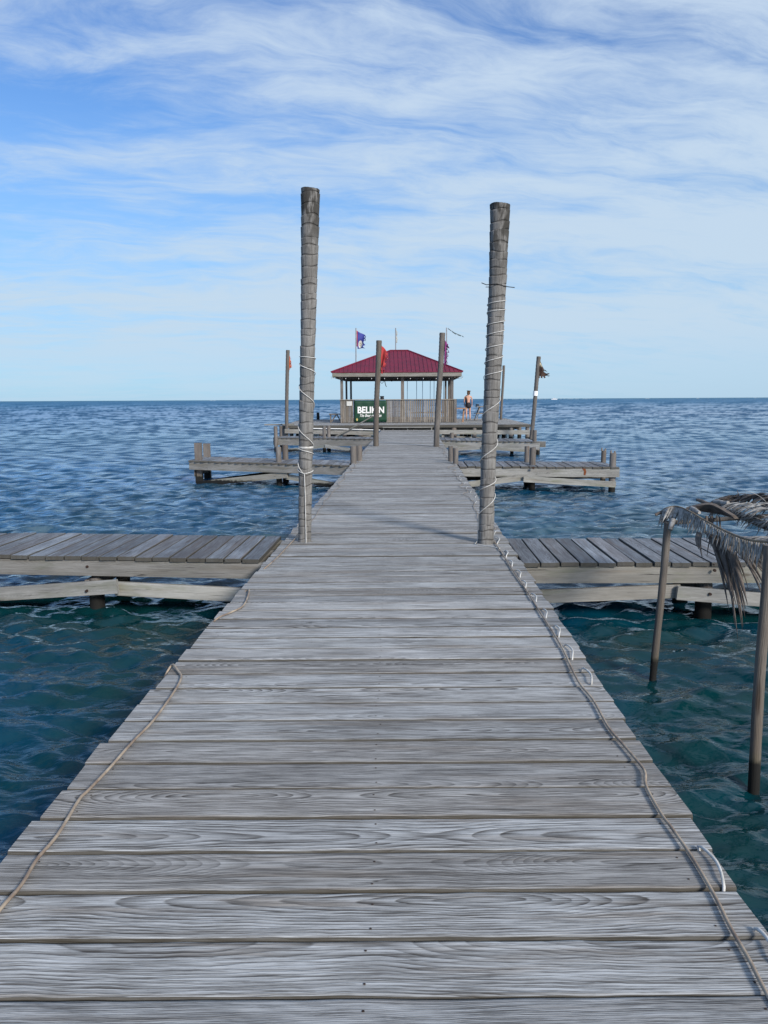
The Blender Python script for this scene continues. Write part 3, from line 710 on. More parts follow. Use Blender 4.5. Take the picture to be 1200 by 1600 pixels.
def fpost(label, pb, pt, wd, Yv=None, zb=0., mat=None, zbot=None, group=None, rings=True, name='post'):
    b = PZ(pb[0], pb[1], zb) if Yv is None else PY(pb[0], pb[1], Yv); tp = PY(pt[0], pt[1], b.y)
    if zbot is not None: k = (zbot - b.z) / (tp.z - b.z); b = Vector((b.x + (tp.x - b.x) * k, b.y, zbot))
    n = 60; r = wd / FPX * b.y * .5; pts = []; rad = []
    for i in range(n + 1):
        k = i / n; pts.append(b.lerp(tp, k) + Vector((math.sin(k * 5 + pb[0]) * r * .18, 0, 0))); rad.append(r * (1 + (.05 if i % 2 else -.03) * (1 if rings else .4)) * (1.0 - .06 * math.sin(3 * k)))
    m = MB().tube(pts, rad, 12); o = m.build(name, mat or POST); tag(o, label, 'post', group); return b, tp
G = 'slim posts carrying flags around the pier end'
bm1, tm1 = fpost('slim post left of the walkway before the green banner, carrying the red flag', (587.5, 697), (591.5, 532), 8.6, mat=THIN, group=G)
bm2, tm2 = fpost('slim post right of the walkway before the slatted wall, carrying the purple flag', (682, 698), (690.5, 520), 8.8, mat=THIN, group=G)
bl, tl_ = fpost('slim post at the left platform corner with a small orange rag', (448, 680), (449.5, 547), 5.8, YF - .25, zbot=-1.6, mat=THIN, group=G)
br, tr = fpost('slim leaning post at the right platform corner with a brown rag', (829, 692), (842.5, 557), 6.6, 36.5, zbot=-1.6, mat=THIN, group=G)
bt, tt = fpost('thin bare post at the back right edge of the platform, beyond the right palm post', (783, 654), (787, 571), 4.0, 47.5, zbot=PT + .003, mat=THIN, group='slim posts carrying flags around the pier end')
k = .555; p = tr.lerp(PY(829, 692, 36.5), .47)
MB_ = MB().tube([PY(836.2, 618.5, 36.5), PY(836.9, 611, 36.5)], 6.6 / FPX * 36.5 * .5 * 1.12, 12); tag(MB_.build('band', WHITE), 'white band round the leaning post at the right corner of the platform', 'band')
b_ = PY(497, 653, 49.5); m = MB().tube([(b_.x, 49.5, PT + .003), (b_.x, 49.5, PY(497, 644.5, 49.5).z)], [.10, .09], 12); tag(m.build('bollard', DARK), 'short dark bollard at the back left of the platform', 'bollard')

# ------------------------------------------------------------------ flags
def flag(name, label, cat, corners, mats, Yv, nu=14, nv=10, wave=.05, rag=.12, th=.004, group=None, seed=1, mcol=None):
    """corners: top hoist, top fly, bottom fly, bottom hoist as picture points at distance Yv"""
    rn = random.Random(seed); P_ = [PY(a, b, Yv) for a, b in corners]; vs = []; fs = []; us = []; jag = [rn.uniform(-rag, rag) for _ in range(nv + 1)]
    for j in range(nv + 1):
        for i in range(nu + 1):
            u, v = i / nu, j / nv; uu = u * (1 + (jag[j] if u > .6 else 0) * (u - .6) / .4)
            p = (P_[0].lerp(P_[1], uu)).lerp(P_[3].lerp(P_[2], uu), v)
            p.y += wave * math.sin(u * 7 + v * 2 + seed) * u ** .5 + wave * .5 * math.sin(v * 9 + u * 3); p.z += wave * .3 * math.sin(u * 6 + seed)
            vs.append(p)
    for j in range(nv):
        for i in range(nu):
            if rag and i > nu - 4 and rn.random() < .28: continue
            if rag and j == nv - 1 and rn.random() < .3: continue
            a = j * (nu + 1) + i; fs.append([a, a + nu + 1, a + nu + 2, a + 1])
            us.append([(i / nu, 1 - j / nv), (i / nu, 1 - (j + 1) / nv), ((i + 1) / nu, 1 - (j + 1) / nv), ((i + 1) / nu, 1 - j / nv)])
    m = MB(); m.add(vs, fs, us, smooth=True); o = m.build(name, mats); sd_ = o.modifiers.new('s', 'SOLIDIFY'); sd_.thickness = th
    return tag(o, label, cat, group)
YFL = 46.5
flag('flag', 'tattered blue flag with red hoist edge and pale round emblem, on the left roof flagpole', 'flag', [(556.5, 515.5), (572, 525), (568.5, 545), (557, 544)], BLUF, YFL, rag=.16, seed=3, wave=.09)
flag('flag', 'faded red flag hanging from the slim post before the green banner', 'flag', [(595.3, 538.5), (606, 551), (601, 573), (593.5, 577)], REDF, bm1.y - .02, seed=5, wave=.06, rag=.25)
flag('flag_rag', 'shredded red tail of the flag hanging below it on the slim post', 'rag', [(594, 574), (599, 572), (600.5, 583), (595.5, 584)], REDF, bm1.y - .03, nu=6, nv=8, rag=.4, seed=8)
flag('flag', 'torn purple flag hanging from the slim leaning post over the roof', 'flag', [(694.5, 530.5), (701, 537), (699, 569), (694, 569)], PURF, bm2.y - .02, nu=8, nv=14, seed=9, wave=.07, rag=.35)
flag('streamer', 'thin dark streamer blowing out from the right roof flagpole', 'streamer', [(699.5, 513), (722, 525), (723.5, 528.5), (700, 514.8)], STRK, YFL, nu=24, nv=2, seed=2, wave=.10, rag=.1)
flag('flag', 'furled dark and white flag hanging limp on the ridge flagpole', 'flag', [(618.7, 516), (621, 518), (620.6, 535), (618.7, 536)], CREM, YFL, nu=4, nv=10, seed=12, wave=.05, rag=.3)
flag('rag', 'small orange rag on the slim post at the left corner of the platform', 'rag', [(451.8, 554), (455.5, 563), (455.8, 574), (451.8, 578)], ORF, bl.y - .03, nu=5, nv=8, seed=4, rag=.2)
flag('rag', 'brown torn rag blown out from the leaning post at the right platform corner', 'rag', [(843.5, 562), (849, 575), (858, 588), (842, 592)], BRNF, br.y - .05, nu=12, nv=9, seed=14, wave=.10, rag=.5)
flag('rag', 'small cream rag above the brown rag on the leaning post', 'rag', [(843.5, 564), (847.5, 573), (846, 577), (843, 571)], CREM, br.y - .09, nu=6, nv=4, seed=6, rag=.3)

# ------------------------------------------------------------------ pavilion
pav = thing('pavilion', (1.0, 45.5, PT), 'open wooden pavilion with a maroon metal hip roof and slatted lower wall', 'pavilion')
YW = 42.3; YD = 49.0
fx = lambda px, Y=YW: (px - 600) / FPX * Y
wl, wr = fx(533.5), fx(710)
sh = .034
ez = PY(620, 581.0, 41.9).z; el, er = fx(519.5, 41.9), fx(722.5, 41.9)
YE0, YE1 = 41.9, 49.4; off = (YE1 - YE0) * sh
rzc = PY(623, 547.8, 45.6); rl, rr_ = PY(610, 548, 45.6).x, PY(637, 548, 45.6).x; Yr = 45.6
m = MB(); c = [(el, YE0, ez), (er, YE0, ez), (er + off, YE1, ez), (el + off, YE1, ez), (rl, Yr, rzc.z), (rr_, Yr, rzc.z)]
c2 = [(p[0], p[1], p[2] - .03) for p in c[:4]]
m.add(c + c2, [[0, 1, 5, 4], [1, 2, 5], [2, 3, 4, 5], [3, 0, 4], [1, 0, 6, 7], [2, 1, 7, 8], [3, 2, 8, 9], [0, 3, 9, 6], [6, 9, 8, 7]])
def rib(p0, p1, r=.024):
    m.tube([p0, p1], r, 4, smooth=False, tone=(.5, .5))
ns = 31
def on(a, b, e, f, s):   # front slope: eave a-b, ridge e-f
    x = a[0] + (b[0] - a[0]) * s; ev = Vector((x, YE0 - .005, ez + .012))
    if x < e[0]: k = (x - a[0]) / (e[0] - a[0])
    elif x > f[0]: k = (b[0] - x) / (b[0] - f[0])
    else: k = 1
    return ev, Vector((x, YE0 + (Yr - YE0) * k, ez + .012 + (rzc.z - ez) * k))
for i in range(1, ns):
    ev, tp = on(c[0], c[1], c[4], c[5], i / ns)
    rib(ev, tp)
for i in range(1, 28):
    s = i / 28
    for (a, b, e) in ((c[1], c[2], c[5]), (c[3], c[0], c[4])):
        ev = Vector(a).lerp(Vector(b), s); k = 1 - abs(2 * s - 1) ; q = Vector(a).lerp(Vector(b), .5)
        tp = ev + (Vector(e) - q) * k; rib(ev + Vector((0, 0, .012)), tp + Vector((0, 0, .012)))
roof = m.build('roof', ROOFR, pav)
m = MB()
for a, b in ((c[0], c[4]), (c[1], c[5]), (c[2], c[5]), (c[3], c[4]), (c[4], c[5])): m.tube([Vector(a) + Vector((0, 0, .02)), Vector(b) + Vector((0, 0, .02))], .035, 6, smooth=False)
m.build('ridge_cap', ROOFR, roof)
fz = ez - .034
for a, b in (((el + .06, YE0 + .06), (er - .06, YE0 + .06)), ((er - .08, YE0 + .1), (er + off - .08, YE1 - .1)), ((el + off + .06, YE1 - .06), (er + off - .06, YE1 - .06)), ((el + .08, YE0 + .1), (el + off + .08, YE1 - .1))):
    MB().board((a[0], a[1], fz), (b[0], b[1], fz), .04, .21, n=3, wob=.003).build('fascia', GREY, pav)
m = MB(); m.add([(el + .15, YE0 + .15, fz - .2), (er - .15, YE0 + .15, fz - .2), (er + off - .15, YE1 - .15, fz - .2), (el + off + .15, YE1 - .15, fz - .2)] , [[0, 3, 2, 1]])
m.build('ceiling', UNDER, pav)
for i in range(9):
    yv = YE0 + .5 + i * .8; MB().board((el + .2 + (yv - YE0) * sh, yv, fz - .205), (er - .2 + (yv - YE0) * sh, yv, fz - .205), .05, .1).build('rafter', UNDER, pav)
post_top = fz - .2
for px, Yv, wd in ((535.8, YW + .12, .15), (705.8, YW + .12, .16), (543, YW + 3.1, .11), (550, YD - .2, .12), (629.5, YW + .14, .17), (701.5, YW + 3.3, .15), (696, YD - .2, .12), (629, YD - .2, .12)):
    x = fx(px, Yv); MB().board((x, Yv - wd / 2, PT + .003), (x, Yv - wd / 2, post_top), wd, wd, up=(0, -1, 0)).build('post', POST, pav)
# slatted wall: boards side by side, closely set at left and gapped at right
wt = PY(620, 624.5, YW).z
m = MB(); x = wl; 
while x < wr - .05:
    gap = .020 if x < fx(655) else .038 if x < fx(690) else .020
    wd = random.uniform(.07, .10); hh = random.gauss(0, .008)
    if fx(556) < x < fx(603):
        if m.v and x + wd + gap >= fx(600): m.build('slat_wall', SLAT, pav); m = MB()
    else: m.board((x + wd / 2, YW - .05, PT + .02), (x + wd / 2, YW - .05, wt - .02 + hh), wd, .022, up=(0, -1, 0), bev=.002)
    x += wd + gap
wl_ = m.build('slat_wall', SLAT, pav)
MB().board((wl - .05, YW - .03, wt + .025), (wr + .05, YW - .03, wt + .025), .18, .04, n=3).build('wall_rail', SLAT, wl_)
MB().board((wl, YW - .0, PT + .3), (wr, YW - .0, PT + .3), .05, .09).build('wall_rail', SLAT, wl_)
MB().board((wr + .04, YW - .09, PT + .003), (wr + .04, YW - .09, wt + .02), .14, .1, up=(0, -1, 0)).build('corner_post', POST, pav)
for (x0, y0, x1, y1) in ((wl, YW, wl + .23, YD - .1), (wr, YW + .1, wr + .23, YD - .1)):
    m = MB(); nsl = 60
    for i in range(nsl):
        k = i / nsl
        if i % 6 == 5: continue
        X_, Y_ = x0 + (x1 - x0) * k, y0 + (y1 - y0) * k; m.board((X_, Y_ + .05, PT + .02), (X_, Y_ + .05, wt - .02), .09, .022, up=(1, 0, 0), bev=.002)
    m.build('side_slats', SLAT, pav)
# benches/counter boards seen through the gaps
MB().board((fx(643), YW + .9, PT + .55), (fx(698), YW + .9, PT + .55), .4, .05).build('inner_bench', BROWNW, pav)
# banner
bz0, bz1 = PY(580, 659.2, YW - .13).z, PY(580, 625.8, YW - .13).z; bx0, bx1 = fx(555, YW - .13), fx(605, YW - .13); YBn = YW - .10
ban = thing('banner', ((bx0 + bx1) / 2, YBn, bz0), 'green banner with bold white lettering fixed to the front of the pavilion wall', 'banner')
m = MB(); nx = 24; vs = []; fs = []
for j in range(9):
    for i in range(nx + 1):
        vs.append((bx0 + (bx1 - bx0) * i / nx, YBn + .006 * math.sin(i * .9 + j * .4) - .01, bz0 + (bz1 - bz0) * j / 8))
for j in range(8):
    for i in range(nx): a = j * (nx + 1) + i; fs.append([a, a + 1, a + nx + 2, a + nx + 1])
m.add(vs, fs, smooth=True); o = m.build('cloth', GREEN, ban); q = o.modifiers.new('s', 'SOLIDIFY'); q.thickness = .004; q.offset = 1
def text(s, x0, x1, z0, z1, Y, mat, parent, name, bold=.0, shear=0.):
    cu = bpy.data.curves.new('t', 'FONT'); cu.body = s; cu.size = 1; cu.extrude = .01; cu.offset = bold; cu.shear = shear
    to = bpy.data.objects.new('t', cu); COL.objects.link(to); bpy.context.view_layer.update()
    me = bpy.data.meshes.new_from_object(to.evaluated_get(bpy.context.evaluated_depsgraph_get())); bpy.data.objects.remove(to)
    co = np.array([v.co[:] for v in me.vertices]); mn, mx = co.min(0), co.max(0)
    for v in me.vertices:
        a = (v.co.x - mn[0]) / (mx[0] - mn[0]); b = (v.co.y - mn[1]) / (mx[1] - mn[1])
        wpos = Vector((x0 + (x1 - x0) * a, Y - v.co.z * .3, z0 + (z1 - z0) * b)); v.co = wm(parent).inverted() @ wpos
    me.materials.clear(); me.materials.append(mat); ob = bpy.data.objects.new(name, me); COL.objects.link(ob); ob.parent = parent; return ob
zy = lambda y: PY(580, y, YBn).z
text('BELIKIN', fx(560, YBn), fx(601, YBn), zy(645.6), zy(635.3), YBn - .026, WHITE, ban, 'lettering', .032)
text('The Beer of Belize', fx(563.5, YBn), fx(597, YBn), zy(651.4), zy(646.6), YBn - .026, WHITE, ban, 'small_lettering', .012, .45)
m = MB(); xc, zc = fx(559, YBn), zy(655.5); m.add([(xc + .05 * math.cos(a), YBn - .024, zc + .075 * math.sin(a)) for a in np.linspace(0, 2 * math.pi, 13)[:-1]], [list(range(12))]); m.build('emblem', GOLD, ban)
m = MB(); a, b = PY(541.5, 627, YW - .09), PY(550, 634, YW - .09); m.board(((a.x + b.x) / 2, YW - .1, b.z), ((a.x + b.x) / 2, YW - .1, a.z), b.x - a.x, .008, up=(0, -1, 0), bev=.001); tag(m.build('notice', PAPER), 'small white notice pinned on the slatted wall left of the green banner', 'notice')
m = MB(); p = PY(597, 624.3, YW - .03); m.tube([(p.x, YW - .03, wt + .026), (p.x, YW - .03, wt + .10), (p.x, YW - .03, wt + .11), (p.x, YW - .03, wt + .18)], [.09, .12, .085, .12], 14)
m.tube([(p.x, YW - .03, wt + .18), (p.x, YW - .03, wt + .20)], [.12, .08], 14); tag(m.build('bowl', DARK), 'small black bowl shaped object on the wall top above the green banner', 'bowl')
for i, px in enumerate((636.4, 651, 660.3, 672.3, 678.3, 693.2)):
    Yv = YW + .8 + .1 * (i % 2); p = PY(px, 600, Yv); m = MB().tube([(p.x, Yv, PT + .5), (p.x + random.gauss(0, .01), Yv, post_top + .02)], .014, 6)
    tag(m.build('cord', BLUEC), 'thin blue cord hanging inside the pavilion, ' + ('leftmost of the six', 'second from left of six', 'third from left of six', 'fourth from left of six', 'second from right of six', 'rightmost of the six')[i], 'cord', 'blue cords hanging inside the pavilion')
m = MB(); pts = [PY(a, b, YE0 + .3) for a, b in ((592, 592), (596, 599), (600, 596), (602, 594), (608, 593), (612, 596), (616, 593))]; m.tube(smooth_path(pts), .012, 5); m.tube([PY(601, 595, YE0 + .3), PY(602.5, 602, YE0 + .3), PY(604, 604.5, YE0 + .3)], .02, 5)
tag(m.build('wires', DARK), 'tangle of black wires drooping under the front eave of the pavilion', 'wires')
m = MB()
for k_ in range(2):
    a = [PY(520 + i * 10.1, 590 + 1.2 * (i % 2) + .6 * math.sin(i * 2), YE0 + .02) for i in range(21)]
    if k_ == 0: m.tube(smooth_path(a, 3), .007, 4)
for i in range(0, 21, 2):
    p = PY(520 + i * 10.1, 590.8, YE0 + .02); m.tube([p, p - Vector((0, 0, .05))], [.02, .012], 6, mi=1)
tag(m.build('string_lights', [DARK, WHITE]), 'string of small unlit bulbs strung along the front eave of the pavilion', 'string lights')
m = MB()
for i in range(40):
    s = i % 2; x0 = (er - .05 if s else el + .05) + random.gauss(0, .06) + (random.random() ** 2 * -.7 if s else random.random() ** 2 * .6); L_ = random.uniform(.04, .14)
    m.tube([(x0, YE0 + .1, fz - .19), (x0 + random.gauss(0, .03), YE0 + .1, fz - .21 - L_)], .004, 3)
m.build('eave_fringe', SLAT, pav)
# flagpoles on the roof
for px, yt, yb, lab in ((556.2, 512.5, 566, 'left roof flagpole, thin and grey, carrying the blue flag'), (618.3, 512.5, 549, 'short ridge flagpole in the middle of the roof'), (697.8, 512, 574, 'right roof flagpole, thin and pale, carrying the dark streamer')):
    p0, p1 = PY(px, yb + 3, YFL - .3), PY(px, yt, YFL - .3); m = MB().tube([p0, p1], .032, 8); tag(m.build('flagpole', STEEL), lab, 'flagpole', 'flagpoles on the pavilion roof')

# ------------------------------------------------------------------ benches and table on the platform
def bench(label, xa, xb, ytop, Yv, mat, cat='bench'):
    a, b = PY(xa, ytop, Yv), PY(xb, ytop, Yv); rt = thing('bench', ((a.x + b.x) / 2, Yv, PT), label, cat)
    MB().board((a.x, Yv, a.z), (b.x, Yv, a.z), .42, .06).build('seat', mat, rt)
    for x in (a.x + .08, b.x - .08): 
        MB().board((x, Yv - .14, PT + .003), (x, Yv - .14, a.z - .063), .07, .06, up=(0, -1, 0)).build('leg', mat, rt)
    w_ = b.x - a.x
    MB().board((a.x + .12, Yv - .06, PT + .06), (a.x + w_ * .5, Yv - .06, a.z - .07), .06, .04, up=(0, -1, 0)).build('brace', mat, rt)
    MB().board((b.x - .12, Yv - .06, PT + .06), (a.x + w_ * .56, Yv - .06, a.z - .07), .06, .04, up=(0, -1, 0)).build('brace', mat, rt)
bench('grey wooden bench with crossed braces beside the left end of the pavilion', 514.5, 536, 646.3, YW + .6, SLAT)
rt = thing('table', (fx(720, 42.8), 42.8, PT), 'narrow brown wooden table against the right end of the pavilion beside the woman', 'table')
a, b = PY(711, 637.2, 42.6), PY(729, 637.2, 42.6)
MB().board((a.x, 42.6, a.z), (b.x, 42.6, b.z), .5, .06).build('tabletop', BROWNW, rt)
p = PY(724, 650, 42.5); MB().board((p.x - .02, 42.55, PT + .003), (p.x + .04, 42.55, a.z - .063), .09, .09, up=(0, -1, 0)).build('leg', BROWNW, rt)
MB().board((a.x + .05, 42.6, PT + .003), (a.x + .05, 42.6, a.z - .063), .09, .09, up=(0, -1, 0)).build('leg', BROWNW, rt)
Yt = 45.5; rt = thing('picnic_table', (fx(753, Yt), Yt, PT), 'grey picnic table with slanted legs on the right side of the platform', 'picnic table')
a, b = PY(744, 634.8, Yt), PY(766, 634.8, Yt)
MB().board((a.x, Yt, a.z), (b.x, Yt, a.z), .75, .05).build('tabletop', SLAT, rt)
for yo in (-.62, .62): MB().board((a.x - .05, Yt + yo, PT + .45), (b.x + .05, Yt + yo, PT + .45), .24, .045).build('seat', SLAT, rt)
for x in (a.x + .12, b.x - .15):
    for sg in (-1, 1):
        MB().board((x - .13, Yt + sg * .55, PT + .003), (x + .10, Yt + sg * .2, a.z - .055), .09, .045, up=(1, 0, 0)).build('leg', SLAT, rt)
m = MB(); p = PY(746, 634, Yt); m.tube([(p.x, Yt, p.z + .0), (p.x, Yt, p.z + .09)], [.11, .09], 10); tag(m.build('bag', DARK), 'small black bag on the end of the picnic table', 'bag')

# ------------------------------------------------------------------ the woman, seen from behind
def skin_mesh(name, joints, edges, mat, parent, sub=2, root=0):
    me = bpy.data.meshes.new(name); me.from_pydata([j[:3] for j in joints], edges, []); o = bpy.data.objects.new(name, me); COL.objects.link(o)
    sk = o.modifiers.new('skin', 'SKIN'); sk.use_smooth_shade = True
    for i, j in enumerate(joints):
        r = j[3] if isinstance(j[3], tuple) else (j[3], j[3]); me.skin_vertices[0].data[i].radius = r; me.skin_vertices[0].data[i].use_root = (i == root)
    s_ = o.modifiers.new('sub', 'SUBSURF'); s_.levels = sub; s_.render_levels = sub
    bpy.context.view_layer.update(); nm = bpy.data.meshes.new_from_object(o.evaluated_get(bpy.context.evaluated_depsgraph_get()))
    bpy.data.objects.remove(o); nm.materials.clear(); nm.materials.append(mat)
    ob = bpy.data.objects.new(name, nm); COL.objects.link(ob); ob.parent = parent
    for p_ in nm.polygons: p_.use_smooth = True
    return ob
fp = PZ(731, 656.2, PT); 
man = thing('person', (fp.x, fp.y, PT), 'woman in black open backed swimsuit and short skirt standing beside the pavilion', 'person')
H = PY(731, 611, fp.y).z - PT; k = H / 1.70
J = [(0, 0, .92, (.14, .11)),            # 0 pelvis
     (.0, 0, 1.06, (.105, .085)), (.01, 0, 1.20, (.118, .09)), (.01, 0, 1.34, (.13, .085)), (.015, 0, 1.43, (.06, .06)), (.02, .01, 1.50, (.048, .05)),
     (.03, .03, 1.60, (.075, .095)), (.035, .04, 1.675, (.055, .07)),
     (-.085, 0, .86, .092), (-.10, -.03, .66, .075), (-.10, -.05, .48, .055), (-.10, -.08, .30, .055), (-.095, -.12, .09, .034), (-.095, -.10, .035, .034), (-.10, .02, .025, .028),
     (.085, .01, .86, .092), (.11, .08, .66, .075), (.125, .13, .48, .054), (.13, .08, .30, .052), (.135, .03, .09, .033), (.135, .05, .035, .033), (.17, .16, .025, .028),
     (-.175, 0, 1.375, .05), (-.215, .0, 1.22, .04), (-.23, .03, 1.08, .034), (-.20, .12, .94, .028), (-.19, .16, .88, .026),
     (.185, 0, 1.375, .05), (.225, 0, 1.22, .040), (.235, .02, 1.08, .034), (.245, .09, .92, .026), (.245, .11, .85, .026)]
E_ = [(0, 1), (1, 2), (2, 3), (3, 4), (4, 5), (5, 6), (6, 7), (0, 8), (8, 9), (9, 10), (10, 11), (11, 12), (12, 13), (13, 14), (0, 15), (15, 16), (16, 17), (17, 18), (18, 19), (19, 20), (20, 21), (3, 22), (22, 23), (23, 24), (24, 25), (25, 26), (3, 27), (27, 28), (28, 29), (29, 30), (30, 31)]
hands = []
for base_i, sg in ((26, 1), (31, -1)):      # five separate short fingers at each hand
    bx_, by_, bz_ = J[base_i][:3]
    for q, (dx, dy, dz) in enumerate(((-.02, .0, -.075), (-.007, .005, -.085), (.007, .005, -.08), (.02, .0, -.065), (.0, .04, -.035))):
        J.append((bx_ + dx * .6, by_ + .01 + dy * .5, bz_ + dz * .45, .0095)); J.append((bx_ + dx, by_ + .015 + dy, bz_ + dz, .008))
        E_ += [(base_i, len(J) - 2), (len(J) - 2, len(J) - 1)]
J = [(a * k, b * k, c * k, (tuple(x * k for x in r) if isinstance(r, tuple) else r * k)) for a, b, c, r in J]
body = skin_mesh('body', J, E_, SKIN, man)
sc = lambda L: [(a * k, b * k, c * k, (tuple(x * k for x in r) if isinstance(r, tuple) else r * k)) for a, b, c, r in L]
skin_mesh('hair', sc([(.03, .015, 1.625, (.09, .10)), (.034, .02, 1.675, (.045, .055)), (.02, -.045, 1.60, (.068, .06)), (.012, -.07, 1.53, (.04, .035)), (.01, -.08, 1.46, (.022, .02))]), [(0, 1), (0, 2), (2, 3), (3, 4)], HAIR, man)
skin_mesh('skirt', sc([(0, 0, 1.08, (.13, .10)), (0, 0, .95, (.175, .135)), (0.005, .0, .82, (.20, .155)), (0.01, .01, .66, (.19, .16))]), [(0, 1), (1, 2), (2, 3)], SUIT, man, 1)
skin_mesh('swimsuit_top', sc([(-.07, -.03, .98, (.07, .09)), (-.09, -.03, 1.15, (.055, .09)), (-.115, -.03, 1.30, (.045, .09)), (-.10, -.03, 1.40, (.035, .07)), (-.06, .0, 1.455, (.022, .035))]), [(0, 1), (1, 2), (2, 3), (3, 4)], SUIT, man, 1)
skin_mesh('swimsuit_strap', sc([(.02, .085, .98, (.12, .035)), (.02, .095, 1.15, (.12, .035)), (.02, .095, 1.30, (.13, .04)), (.07, .05, 1.44, (.02, .02))]), [(0, 1), (1, 2), (2, 3)], SUIT, man, 1)

# ------------------------------------------------------------------ palm leaf shelter, right foreground
sh_ = thing('palm_shelter', (3.0, 4.9, WZ), 'rough shelter of dead palm fronds on thin leaning poles in the right foreground water', 'shelter')
def thinpost(pb, pt, Yv, wd, wt_):
    b, tp = PY(pb[0], pb[1], Yv), PY(pt[0], pt[1], Yv); k = (-1.9 - b.z) / (tp.z - b.z); b2 = b.lerp(tp, k)
    n = 22; pts = [b2.lerp(tp, i / n) + Vector((math.sin(i * .45 + Yv) * .005, 0, 0)) for i in range(n + 1)]
    MB().tube(pts, [(wd + (wt_ - wd) * i / n) / FPX * Yv * .5 * random.uniform(.93, 1.06) for i in range(n + 1)], 14).build('post', THIN, sh_); return tp
p1t = thinpost((1021.5, 1055), (1043, 816), 5.5, 11.5, 11.5)
p2t = thinpost((1177, 1228), (1202, 852), 3.86, 18, 17)
MB().tube([(4.0, 3.7, -1.9), (4.05, 3.7, .8)], .03, 10).build('post', THIN, sh_)
MB().tube([(4.0, 5.6, -1.9), (4.05, 5.6, .8)], .03, 10).build('post', THIN, sh_)
rnf = random.Random(11)
def leaflet(m, base, d, length, wd, droop, side, curl=0., n=7):
    """a narrow folded leaf blade; starts along d and bends towards the ground"""
    p = Vector(base); d = Vector(d).normalized(); vs = []; g = Vector((0, 0, -1)); rows = []
    for i in range(n + 1):
        k = i / n; wv = wd * (min(1, .45 + 2.2 * k) if k < .3 else (1 - ((k - .3) / .7) ** 1.6)) + .0006
        sv = d.cross(side).normalized() if False else side
        sv = (Vector(side) - d * Vector(side).dot(d)).normalized(); nv_ = d.cross(sv)
        rows.append((p + sv * wv * .5 + nv_ * wv * .22, p.copy(), p - sv * wv * .5 + nv_ * wv * .22))
        p = p + d * length / n; d = (d + g * droop / n + sv * curl / n + Vector((rnf.gauss(0, .03), rnf.gauss(0, .03), 0))).normalized()
    vs = [q for r_ in rows for q in r_]; fs = []
    for i in range(n):
        a = i * 3; fs += [[a, a + 1, a + 4, a + 3], [a + 1, a + 2, a + 5, a + 4]]
    m.add(vs, fs, smooth=True)
def frond(path, count, len_, wd, mats, droop=1.4, dirs=((1, 0, -.3), (-1, 0, -.3)), s0=0.02, s1=1., rach=.008, name='frond', curl=0., sidev=None, lfun=None):
    P_ = smooth_path(path, 8); root = MB().tube(P_, [rach * (1.25 - .9 * i / len(P_)) for i in range(len(P_))], 6).build(name, mats[1], sh_)
    m = MB(); n = len(P_) - 1
    for i in range(count):
        s = s0 + (s1 - s0) * (i + rnf.uniform(-.2, .2)) / count; s = max(0, min(.999, s)); q = s * n; a = int(q); base = P_[a].lerp(P_[a + 1], q - a); tg = (P_[a + 1] - P_[a]).normalized()
        for dv in dirs:
            dd = Vector(dv) + tg * .55 + Vector((rnf.gauss(0, .09), rnf.gauss(0, .09), rnf.gauss(0, .09)))
            L_ = len_ * rnf.uniform(.75, 1.2) * (lfun(s) if lfun else 1)
            leaflet(m, base, dd, L_, wd * rnf.uniform(.8, 1.2), droop * rnf.uniform(.8, 1.25), sidev or tg, curl)
    o = m.build('leaflets', mats[0], root); q_ = o.modifiers.new('s', 'SOLIDIFY'); q_.thickness = .0012
    return root
def QP(px, py, Yv): return PY(px, py, Yv)
# front frond: thick comb of short curled leaflets along its arching rib
frond([QP(1330, 846, 3.3), QP(1260, 849, 3.7), QP(1205, 847, 4.0), QP(1165, 842, 4.35), QP(1130, 828, 4.75), QP(1100, 812, 5.1), QP(1078, 799, 5.35), QP(1058, 791, 5.5), QP(1042, 793, 5.55), QP(1034, 798, 5.6)],
      84, .125, .024, (FROND, RACH), .9, ((-.15, -.5, -.85), (.25, -.35, -.9)), s0=.12, rach=.0075, lfun=lambda s: 1.2 - .25 * s)
MB().tube([QP(1049, 796, 5.55), QP(1036, 799, 5.6), QP(1024, 804.5, 5.6)], [.016, .013, .012], 8).build('cut_stem', FROND2, sh_)
MB().tube([QP(1052, 812, 5.42), QP(1047, 828, 5.38)], [.022, .016], 8).build('cut_stem', FROND, sh_)
